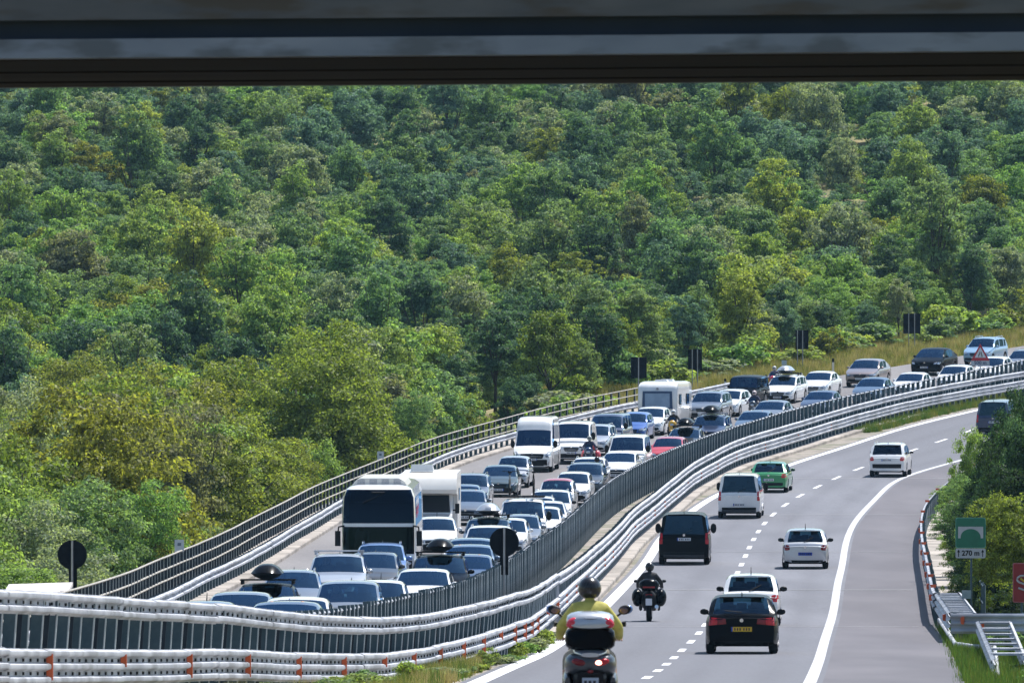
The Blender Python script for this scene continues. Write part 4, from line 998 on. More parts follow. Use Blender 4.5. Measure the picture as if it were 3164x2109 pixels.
def roof_box(loc, rz, colour, label, L=1.9, Wd=.8, Hh=.40):
    root = empty('roof_box', loc, rz); tag(root, label, 'roof box', 'luggage boxes on car roofs')
    mt = {'black': PC['black'], 'silver': PC['silver']}[colour]
    m = MB(); n = 9; prof = []
    for i in range(n):
        t = i/(n-1); y = (t-.5)*L; k = math.sqrt(max(0, 1-(2*t-1)**4)); prof.append((y, .62+.38*k, k))
    for (nm, z0, hh, mm) in (('lid', .17, Hh-.17, mt), ('tray', .17, -.17, BLK)):
        m = MB(); R_ = []
        for (y, wk, k) in prof:
            R_.append([(x, y, z0+hh*(1-abs(a)**2.6)*max(k, .12)) for a in [j/4-1 for j in range(9)] for x in [a*Wd/2*wk]])
        m.v = [Vector(p) for r in R_ for p in r]; m.f = [(i*9+j, i*9+j+1, (i+1)*9+j+1, (i+1)*9+j) for i in range(n-1) for j in range(8)]; m.m = [0]*len(m.f)
        m.f += [tuple(range(8, -1, -1)), tuple((n-1)*9+j for j in range(9))]; m.m += [0, 0]
        m.build(nm, mm, root, 50)
    return root
# ------------------------------------------------------------------ coach, motorhome, caravan
def loft_body(levels, L, side_ys, front=.38, rearc=.2):
    """levels: (z, half width, y front, y rear). returns verts, ring size, columns"""
    V = []; cols = None
    for (z, w, yf, yr) in levels:
        half = [(0, yf), (.45*w, yf-.015), (.86*w, yf-.05), (.965*w, yf-.13), (w, yf-front)]
        half += [(w, y) for y in side_ys if yr+.3 < y < 90]
        half += [(w, yr+rearc), (.93*w, yr+.04), (.6*w, yr)]
        full = half+[(0, yr)]+[(-x, y) for x, y in half[:0:-1]]
        V += [(x, y, z) for x, y in full]; n = len(full); nh = len(half)
    return V, n, nh
def loft_parts(root, levels, L, side_ys, tagf, mats, front=.38, rearc=.2):
    V, n, nh = loft_body(levels, L, side_ys, front, rearc); G = {}
    for k in range(len(levels)-1):
        for j in range(n):
            j2 = (j+1) % n; jj = j if j < nh else n-1-j
            t = tagf(k, jj, j < nh); G.setdefault(t, []).append((k*n+j, k*n+j2, (k+1)*n+j2, (k+1)*n+j))
    top = tuple((len(levels)-1)*n+j for j in range(n)); G.setdefault('body', []).append(top); G['body'].append(tuple(range(n-1, -1, -1)))
    out = {}
    for t, fs in G.items():
        used = sorted(set(i for f in fs for i in f)); mp = {i: q for q, i in enumerate(used)}
        nm = t.split('#')[0]; out[t] = link(nm, mesh(nm, [V[i] for i in used], [tuple(mp[i] for i in f) for f in fs], [mats[nm]], smooth=35), root)
    return out
def coach(loc, rz):
    r = empty('coach', loc, rz); tag(r, 'tall white double decked coach with huge dark windscreens', 'coach')
    w = 1.275; yf = 6.1; yr = -6.1
    lv = [(.34,w-.05,yf-.05,yr), (.6,w,yf,yr), (1.12,w,yf+.02,yr), (1.18,w,yf,yr), (1.6,w,yf-.02,yr), (2.12,w,yf-.05,yr), (2.24,w,yf-.06,yr), (2.7,w-.01,yf-.12,yr), (3.12,w-.03,yf-.22,yr), (3.40,w-.13,yf-.40,yr+.05), (3.50,w-.28,yf-.60,yr+.1), (3.56,w-.55,yf-1.0,yr+.3)]
    sy = [4.6, 3.2, 1.7, .2, -1.3, -2.8, -4.3]
    def tf(k, jj, right):
        if 2 < k+1 <= 5 and k >= 3 and jj < 3: return 'lower_windscreen'
        if 6 <= k <= 8 and jj < 3: return 'upper_windscreen'
        if 5 <= k <= 7 and 4 <= jj < 11: return 'side_window#%d%d' % (jj, right)
        return 'body'
    GC = glass('coach_glass', (.02,.03,.04), 1.4)
    loft_parts(r, lv, 12, sy, tf, {'body': PC['white'], 'lower_windscreen': GC, 'upper_windscreen': GC, 'side_window': glass('coach_side_glass', (.05,.06,.07), 1.7)})
    m = MB(); m.box((0, yf-1.0, 1.0), (2.2, .8, .5)); m.box((.62, yf-1.6, 1.5), (.6,.3,1.1)); m.box((-.62, yf-1.6, 1.5), (.6,.3,1.1)); m.box((0, yf-2.6, 1.7), (2.2, .1, 2.4)); m.box((0,0,2.15), (2.3, 11, .08)); m.build('interior', INT, r)
    m = MB(); m.ell((.62, yf-1.35, 1.75), (.24,.15,.35)); m.ell((.62, yf-1.28, 2.12-.08), (.09,.11,.13), mi=1); m.build('driver_figure', [OCC[1], SKIN], r, 180)
    m = MB(); m.box((-.78, yf-.42, 1.45), (.30,.02,.22)); m.build('destination_card', surf('card_turquoise', (.35,.62,.66), (.45,.72,.75), 9), r)
    for sx in (-1, 1):
        m = MB(); m.tube([(sx*1.2, yf-.12, 2.15), (sx*1.38, yf+.02, 2.12), (sx*1.40, yf+.02, 1.95)], .03, 6); m.box((sx*1.41, yf+.02, 1.72), (.19,.16,.52)); m.build('mirror', BLK, r)
        for yy in (3.4, -3.1, -4.4):
            wheel(r, sx*(w-.16), yy, .5, .28); m = MB(); m.cyl((sx*(w+.002), yy, .56), .60, .01, 'x', 18); m.build('wheel_arch', BLK, r)
        m = MB(); m.ell((sx*.98, yf-.04, .86), (.20,.10,.08)); m.build('headlight', HEADL, r, 180)
        m = MB(); m.box((sx*.85, yf-.0, .80), (.62,.10,.30), rot=(0, 0, -sx*.12)); m.build('headlight_surround', BLK, r)
    m = MB(); m.box((0, yf-.02, .42), (2.2,.18,.24)); m.build('front_bumper', BLK, r)
    m = MB(); m.box((0, yf+.05, .62), (.52,.012,.11)); m.build('number_plate', PLATEW, r)
    m = MB(); m.tube([(-.15, yf-.30, 3.25), (.55, yf-.10, 2.95)], .02, 5); m.tube([(-.2, yf-.32, 3.30),(.25, yf-.3, 3.3)], .03, 5); m.build('upper_wiper', BLK, r)
    m = MB(); m.tube([(.1, yf+.03, 1.2), (-.75, yf+.0, 1.55)], .018, 5); m.tube([(1.0, yf-.1, 1.2), (.25, yf+.02, 1.5)], .018, 5); m.build('wiper', BLK, r)
    m = MB(); m.prism([(-.98,3.48),(.98,3.48),(.86,3.66),(.66,3.77),(-.66,3.77),(-.86,3.66)], -1.5, yf-1.3, 0, 'xz'); m.build('air_conditioning_pod', PC['cream'], r)
    for k in range(4):
        m = MB(); xx = -.62+k*.42
        m.box((xx, yf-1.30, 3.655), (.26,.03,.16))
        m.build('vent', surf('vent_grey', (.35,.36,.38), (.5,.5,.52), 30), r)
    # side livery on the windows band: red lettering blocks as on the flank
    for sx in (-1, 1):
        m = MB(); rr_ = random.Random(3)
        for k in range(9): m.box((sx*(w+.012), 5.1-k*.42, 2.62+.25*((k*7) % 3-1)*.5), (.006, .30, .14+.12*rr_.random()), 0)
        m.build('red_livery', surf('livery_red', (.5,.04,.07)), r)
        m = MB()
        for k in range(8): m.box((sx*(w+.010), 5.15-k*.5, 3.0-.1*(k % 2)), (.006, .34, .22), 0)
        m.build('pale_livery', surf('livery_pale', (.62,.62,.64)), r)
    return r
def caravan(loc, rz):
    r = empty('caravan', loc, rz); tag(r, 'white touring caravan with a wide dark framed front window', 'caravan')
    w = 1.13; yf = 2.6; yr = -2.7
    lv = [(.42,w-.04,yf-.12,yr+.1), (.75,w,yf-.02,yr), (1.2,w,yf,yr), (1.95,w,yf-.04,yr), (2.2,w,yf-.10,yr), (2.38,w-.02,yf-.26,yr+.1), (2.5,w-.07,yf-.55,yr+.3), (2.56,w-.2,yf-1.0,yr+.7)]
    loft_parts(r, lv, 5, [1.2, -.2, -1.5], lambda k, jj, rt: 'body', {'body': PC['white']}, front=.12)
    m = MB(); m.prism([(-.88,1.02),(.88,1.02),(.84,2.02),(-.84,2.02)], yf-.03, yf+.025, 0, 'xz'); fr = m.build('front_window', surf('window_frame_navy', (.035,.07,.15)), r)
    m = MB(); m.box((0, yf+.03, 1.50), (1.42,.02,.80)); m.build('pane', surf('blind_blue_grey', (.20,.29,.42), (.26,.36,.50), 2, .2), fr)
    m = MB(); m.cyl((0, yf-.06, 2.16), .07, .12, 'y', 12); m.build('badge', surf('badge_grey', (.25,.27,.3)), r)
    for sx in (-1, 1):
        for yy, ln in ((1.55, .75), (-1.0, 1.0)):
            m = MB(); m.box((sx*(w+.012), yy, 1.55), (.03, ln, .6)); q = m.build('side_window', BLK, r)
            m = MB(); m.box((sx*(w+.03), yy, 1.55), (.012, ln*.86, .5)); m.build('pane', GLASSD, q)
        wheel(r, sx*(w-.14), -.3, .31, .2)
    for yy in (1.1, -.9):
        m = MB(); m.box((0, yy, 2.61), (.75,.7,.11), taper=.8); m.build('roof_hatch', PC['white'], r)
    m = MB(); m.tube([(-.8,yf-.1,.42),(0,yf+1.25,.44)], .04, 6); m.tube([(.8,yf-.1,.42),(0,yf+1.25,.44)], .04, 6); m.box((0,yf+.35,.62), (1.3,.5,.36)); m.build('drawbar', surf('drawbar_grey', (.3,.3,.32)), r)
    m = MB(); m.box((0, yf+.01, .62), (1.9,.06,.1)); m.build('lower_trim', surf('trim_grey', (.3,.33,.38)), r)
    return r
def motorhome(loc, rz):
    r = empty('motorhome', loc, rz); tag(r, 'white motorhome with an overcab bed and a roof unit behind the coach', 'motorhome')
    w = 1.14
    m = MB(); m.prism([(-3.3,.45),(1.35,.45),(1.35,1.95),(2.55,2.05),(2.62,2.2),(2.35,2.62),(1.9,2.86),(-3.3,2.9)], -w, w, 0, 'yz'); m.build('living_body', PC['cream'], r, 35)
    m = MB(); m.prism([(1.36,.40),(3.3,.40),(3.36,.85),(3.22,1.08),(2.35,1.22),(1.75,2.0),(1.36,2.0)], -.96, .96, 0, 'yz'); m.build('cab', PC['white'], r, 35)
    m = MB(); m.add([(-.86,2.34,1.27),(.86,2.34,1.27),(.80,1.80,1.96),(-.80,1.80,1.96)], [(0,1,2,3)]); m.add([(-.86,2.30,1.24),(.86,2.30,1.24),(.80,1.78,1.93),(-.80,1.78,1.93)], [(3,2,1,0)]); m.build('windscreen', DGL, r)
    for sx in (-1, 1):
        m = MB(); m.add([(sx*.972,2.15,1.27),(sx*.972,1.42,1.27),(sx*.972,1.42,1.88),(sx*.972,1.74,1.88)], [(0,1,2,3)]); m.build('side_window', GLASSD, r)
        m = MB(); m.box((sx*1.15, 2.15, 1.42), (.17,.10,.40)); m.box((sx*1.02, 2.12, 1.35), (.15,.05,.06)); m.build('mirror', BLK, r)
        m = MB(); m.ell((sx*.80, 3.26, .86), (.15,.10,.13)); m.build('headlight', HEADL, r, 180)
        for yy in (2.5, -1.6): wheel(r, sx*.9, yy, .34)
        m = MB(); m.box((sx*(w+.01), -.6, 1.95), (.02, 1.0, .5)); m.build('body_window', GLASSD, r)
    m = MB(); m.box((0, 3.33, .78), (1.1,.10,.22)); m.build('grille', BLK, r)
    m = MB(); m.box((0, 3.30, .48), (1.85,.20,.22)); m.build('bumper', BLK, r)
    m = MB(); m.box((0, 3.42, .55), (.52,.012,.11)); m.build('number_plate', PLATEW, r)
    m = MB(); m.box((.35, .3, 3.05), (.95,1.1,.28), taper=.9); m.build('roof_unit', PC['white'], r)
    return r
# ------------------------------------------------------------------ people and two-wheelers
def skin_body(name, verts, edges, radii, mats, matf=None, root=0, sub=1):
    bm = bmesh.new(); ly = bm.verts.layers.skin.verify(); vl = [bm.verts.new(v) for v in verts]
    for a, b in edges: bm.edges.new((vl[a], vl[b]))
    for v, r in zip(vl, radii): v[ly].radius = (r, r) if not isinstance(r, tuple) else r
    vl[root][ly].use_root = True
    me = bpy.data.meshes.new(name+'_rig'); bm.to_mesh(me); bm.free(); ob = bpy.data.objects.new(name+'_rig', me); COL.objects.link(ob)
    md = ob.modifiers.new('s', 'SKIN'); md.use_smooth_shade = True; sd = ob.modifiers.new('d', 'SUBSURF'); sd.levels = sub+0; sd.render_levels = sub
    dg = bpy.context.evaluated_depsgraph_get(); out = bpy.data.meshes.new_from_object(ob.evaluated_get(dg)); out.name = name
    bpy.data.objects.remove(ob); bpy.data.meshes.remove(me); out.materials.clear()
    for m in mats: out.materials.append(m)
    for p in out.polygons: p.use_smooth = True; p.material_index = matf(p.center) if matf else 0
    return out
RV = [(0,-.22,.86),(0,-.16,1.02),(0,-.06,1.20),(0,.0,1.36),(0,.05,1.44),(0,.09,1.55),
      (.17,.0,1.36),(.34,.10,1.14),(.36,.36,1.02),(.36,.46,1.0), (-.17,.0,1.36),(-.34,.10,1.14),(-.36,.36,1.02),(-.36,.46,1.0),
      (.12,-.18,.84),(.25,.24,.76),(.27,.08,.38),(.27,.22,.32), (-.12,-.18,.84),(-.25,.24,.76),(-.27,.08,.38),(-.27,.22,.32)]
RE = [(0,1),(1,2),(2,3),(3,4),(4,5),(3,6),(6,7),(7,8),(8,9),(3,10),(10,11),(11,12),(12,13),(0,14),(14,15),(15,16),(16,17),(0,18),(18,19),(19,20),(20,21)]
RR = [(.16,.13),(.16,.125),(.18,.13),(.16,.11),.06,.055, .085,.07,.048,.040, .085,.07,.048,.040, .11,.085,.055,.045, .11,.085,.055,.045]
def rider(loc, rz, jacket, trousers, helmet, label, lean=0, group='motorcycle riders', widen=1.0, bare=False, parent=None, dv=(0,0,0)):
    r = empty('person', loc, rz); tag(r, label, 'person', group)
    jm = surf('jacket_'+jacket[0], *jacket[1:], bump=1.0); tm = surf('trousers_'+trousers[0], *trousers[1:])
    def mf(c):
        if bare and c.z < .62 and c.y > -.1: return 2
        if c.z < .93 and not (abs(c.x) > .28 and c.z > .92): return 1
        return 0
    V = [(v[0]*widen, v[1]+dv[1]*max(0, v[2]-.85), v[2]) for v in RV]
    me = skin_body('body', V, RE, RR, [jm, tm, SKIN], mf, sub=2); link('body', me, r)
    hm = surf('helmet_'+helmet[0], *helmet[1:], rough=.25) if len(helmet) > 1 else helmet[0]
    hc = Vector((0, .10+dv[1]*.7, 1.60)); m = MB()
    m.ell(hc, (.132,.155,.145), 18, 12, 0, zmin=-.80); h = m.build('helmet', hm, r, 180)
    m = MB()   # visor opening at the front
    for j in range(3):
        pass
    m.ell(hc+Vector((0,.035,.0)), (.118,.128,.062), 14, 8, 0); m.build('visor', BLK, h, 180)
    for sx in (-1, 1):   # gloved hands with five fingers round the grip
        m = MB(); b = Vector((sx*.36*widen, .47, 1.0)); m.ell(b, (.045,.05,.028), 8, 6)
        for k in range(4):
            x0 = b.x+sx*(-.033+.022*k); ln = (.045,.052,.048,.038)[k]
            m.tube([(x0, b.y+.03, b.z+.012), (x0, b.y+.03+ln*.7, b.z+.006), (x0, b.y+.03+ln*.75, b.z-.03), (x0, b.y+.03, b.z-.045)], [.011,.011,.010,.008], 6)
        m.tube([(b.x-sx*.035, b.y+.0, b.z-.005), (b.x-sx*.052, b.y+.035, b.z-.022), (b.x-sx*.03, b.y+.055, b.z-.04)], [.013,.012,.009], 6)
        m.build('hand', SKIN if bare else BLK, r, 180)
    return r
def mc_wheel(root, y, r, w=.13):
    m = MB(); m.tube([(-w/2,0,0),(-w*.3,0,0),(w*.3,0,0),(w/2,0,0)], [r*.86,r,r,r*.86], 20); o = link('wheel', m.mesh('tyre', RUB, 60), root, (0, y, r))
    m = MB(); m.tube([(-w/2-.004,0,0),(w/2+.004,0,0)], [r*.6,r*.6], 16); m.build('rim', RIM, o, 40)
def motorcycle(loc, rz, colour, label, cases=None, screen=True, group='motorcycles', kind='motorcycle'):
    r = empty(kind, loc, rz); tag(r, label, kind, group); pm = PC[colour]
    mc_wheel(r, .72, .31); mc_wheel(r, -.68, .31, .16)
    m = MB(); m.ell((0,.18,.86), (.17,.36,.17), 12, 8); m.build('fuel_tank', pm, r, 180)
    m = MB(); m.ell((0,.0,.52), (.20,.42,.22), 10, 8); m.box((0,-.05,.40), (.34,.5,.18)); m.build('engine', surf('engine_grey', (.08,.08,.09), (.18,.18,.19), 14, .5, metal=.5), r, 60)
    m = MB(); m.ell((0,.52,.92), (.25,.22,.24), 12, 8); m.ell((0,.50,.66), (.21,.20,.22), 12, 8); m.build('front_fairing', pm, r, 180)
    if screen:
        m = MB(); m.add([(-.20,.60,1.05),(.20,.60,1.05),(.15,.42,1.32),(-.15,.42,1.32),(-.20,.585,1.05),(.20,.585,1.05),(.15,.405,1.32),(-.15,.405,1.32)], [(0,1,2,3),(7,6,5,4)]); m.build('windshield', GLASSD, r)
    m = MB(); m.box((0,-.38,.82), (.30,.72,.13), taper=.8); m.build('seat', BLK, r)
    m = MB(); m.tube([(-.40,.44,1.0),(-.30,.50,1.02),(0,.52,1.0),(.30,.50,1.02),(.40,.44,1.0)], .018, 6); m.tube([(-.09,.50,1.0),(-.09,.72,.31)], .028, 6); m.tube([(.09,.50,1.0),(.09,.72,.31)], .028, 6); m.build('handlebar', BLK, r)
    for sx in (-1, 1):
        m = MB(); m.tube([(sx*.30,.50,1.02),(sx*.40,.50,1.14)], .010, 5); m.ell((sx*.42,.50,1.17), (.07,.03,.045), 10, 6); m.build('mirror', BLK, r, 180)
    m = MB(); m.ell((0,.70,.90), (.11,.06,.08), 12, 8); m.build('headlight', HEADL, r, 180)
    m = MB(); m.ell((0,.78,.58), (.09,.26,.07), 10, 6); m.build('front_mudguard', pm, r, 180)
    m = MB(); m.box((0,-.82,.78), (.20,.10,.10)); m.build('tail_light', REDD, r)
    m = MB(); m.box((0,-1.0,.60), (.19,.015,.20)); m.build('number_plate', PLATEW, r)
    m = MB(); m.tube([(.20,-.05,.33),(.22,-.55,.38),(.23,-.95,.46)], [.035,.05,.06], 8); m.build('exhaust', CHROME, r, 60)
    m = MB(); m.tube([(0,-.68,.60),(0,-1.0,.62)], .03, 5); m.ell((0,-.75,.66), (.10,.24,.06), 10, 6); m.build('rear_mudguard', BLK, r, 180)
    if cases:
        cm = PC[cases]
        m = MB(); m.ell((0,-.60,.62), (.26,.36,.30), 12, 10); m.build('rear_bodywork', BLK, r, 180)
        for sx in (-1, 1):
            m = MB(); m.ell((sx*.35,-.55,.72), (.17,.34,.27), 12, 10); m.build('pannier', cm, r, 180)
        m = MB(); m.ell((0,-.82,1.10), (.31,.26,.19), 14, 10); t = m.build('top_case', cm, r, 180)
        m = MB(); m.box((0,-1.055,1.04), (.36,.02,.05)); m.build('reflector_strip', REDD, t)
    return r
def scooter(loc, rz):
    r = empty('scooter', loc, rz); tag(r, 'grey scooter with a black and white top case in the foreground', 'scooter', None)
    mc_wheel(r, .74, .24, .12); mc_wheel(r, -.62, .24, .15)
    gm = paint('scooter grey', (.055,.065,.075), .3, .35, .4); 
    # tail bodywork lofted front to back
    def loft(secs, nm, mat, par=r, n=16, ang=60):
        V = []; fs = []
        for (y, cz, hw, hh, p) in secs:
            for k in range(n):
                a = 2*math.pi*k/n; c, s_ = math.cos(a), math.sin(a)
                V.append((hw*math.copysign(abs(c)**p, c), y, cz+hh*math.copysign(abs(s_)**p, s_)))
        for i in range(len(secs)-1):
            for k in range(n): fs.append((i*n+k, i*n+(k+1) % n, (i+1)*n+(k+1) % n, (i+1)*n+k))
        fs += [tuple(range(n-1,-1,-1)), tuple((len(secs)-1)*n+k for k in range(n))]
        return link(nm, mesh(nm, V, fs, [mat], smooth=ang), par)
    loft([(.15,.55,.20,.16,.8),(-.15,.58,.26,.17,.75),(-.5,.60,.295,.15,.7),(-.78,.62,.285,.13,.65),(-.90,.63,.24,.10,.65),(-.95,.635,.18,.06,.7)], 'tail_bodywork', gm)
    for sx in (-1, 1):
        loft([(.0,.40,.045,.13,.8),(-.4,.40,.06,.14,.8),(-.8,.40,.05,.11,.8),(-.86,.41,.03,.08,.8)], 'side_panel', gm).location = (sx*.255, 0, 0)
        m = MB(); m.ell((sx*.125,-.925,.648), (.088,.045,.042), 14, 8, rot=(0,-sx*.18,0)); lt = m.build('tail_light', REDD if sx < 0 else REDL, r, 180)
        if sx > 0:
            em_ = bpy.data.materials.new('lit_brake_lamp'); em_.use_nodes = True; b = em_.node_tree.nodes['Principled BSDF']; b.inputs['Base Color'].default_value = (.8,.15,.12,1); b.inputs['Emission Color'].default_value = (1,.45,.35,1); b.inputs['Emission Strength'].default_value = 3.5
            m = MB(); m.ell((.095,-.955,.645), (.040,.025,.026), 12, 8); m.build('lit_bulb', em_, lt, 180)
        m = MB(); m.tube([(sx*.13,.42,1.02),(sx*.26,.36,1.05),(sx*.36,.28,1.12)], .012, 6); m.ell((sx*.40,.27,1.155), (.078,.032,.05), 14, 8, 0, rot=(0,-sx*.2,0)); q = m.build('mirror', BLK, r, 180)
        m = MB(); m.ell((sx*.425,.275,1.158), (.066,.026,.047), 14, 8, rot=(0,-sx*.2,0)); m.build('mirror_shell', PC['bmwblue'], q, 180)
        m = MB(); m.ell((sx*.385,.238,1.15), (.050,.006,.034), 12, 6); m.build('mirror_glass', surf('mirror_reflection', (.30,.18,.14), (.12,.10,.12), 20, .1, metal=.7), q, 180)
    m = MB(); m.box((0,.0,.76), (.30,.62,.12), taper=.85); m.ell((0,-.38,.77), (.17,.28,.07), 12, 8); m.build('seat', BLK, r, 60)
    loft([(-.48,.755,.19,.03,.7),(-.78,.74,.18,.035,.7),(-.98,.725,.10,.022,.7)], 'luggage_rack', PC['silver'])
    # rear wheel housing, plate
    loft([(-.35,.40,.20,.18,.7),(-.72,.43,.20,.16,.7),(-.90,.46,.185,.12,.7),(-.97,.48,.15,.07,.7)], 'wheel_housing', BLK)
    m = MB(); m.box((0,-1.0,.40), (.185,.012,.18)); pl = m.build('number_plate', surf('plate_shaded', (.35,.42,.5), (.45,.52,.6), 6), r)
    m = MB()
    for j in range(2):
        for k in range(3): m.box((-.055+k*.05, -1.008, .435-j*.075), (.03,.005,.05))
    m.build('plate_print', LETTER, pl)
    m = MB(); m.ell((0,-.985,.555), (.035,.012,.018)); m.build('rear_reflector', REDD, r, 180)
    m = MB(); m.tube([(.22,-.1,.30),(.25,-.55,.33),(.26,-.88,.38)], [.04,.065,.06], 10); m.build('exhaust', BLK, r, 60)
    m = MB(); m.box((0,.3,.32), (.36,.5,.1)); m.build('footboard', BLK, r)
    loft([(.42,.75,.24,.34,.8),(.55,.72,.22,.32,.8),(.66,.72,.12,.22,.8)], 'leg_shield', gm)
    m = MB(); m.tube([(-.36,.42,1.0),(-.15,.45,.98),(.15,.45,.98),(.36,.42,1.0)], .022, 8); m.tube([(-.37,.42,1.0),(-.40,.41,1.0)], .028, 8); m.tube([(.37,.42,1.0),(.41,.41,1.0)], .028, 8); m.build('handlebar', BLK, r, 60)
    # top case
    tc = link('top_case', None, r); bpy.data.objects.remove(tc)
    cs = loft([(-.30,.885,.22,.10,.5),(-.36,.885,.265,.115,.5),(-.60,.885,.285,.125,.5),(-.76,.885,.275,.12,.55),(-.82,.885,.24,.10,.6)], 'top_case', PC['black'])
    ld = loft([(-.28,1.06,.20,.055,.7),(-.36,1.07,.255,.085,.7),(-.60,1.075,.272,.10,.72),(-.76,1.065,.262,.085,.72),(-.84,1.05,.22,.05,.75)], 'lid', PC['silver'], cs)
    for sx in (-1, 1):
        m = MB(); m.ell((sx*.198,-.785,1.058), (.078,.062,.050), 14, 8, rot=(0,sx*.5,0)); m.build('red_reflector', surf('case_reflector', (.62,.03,.06), (.7,.06,.09), 8, .2), cs, 180)
    m = MB(); m.ell((0,-.80,1.10), (.13,.05,.012), 12, 6); m.build('lid_groove', surf('lid_grey', (.18,.20,.25)), cs, 180)
    return r
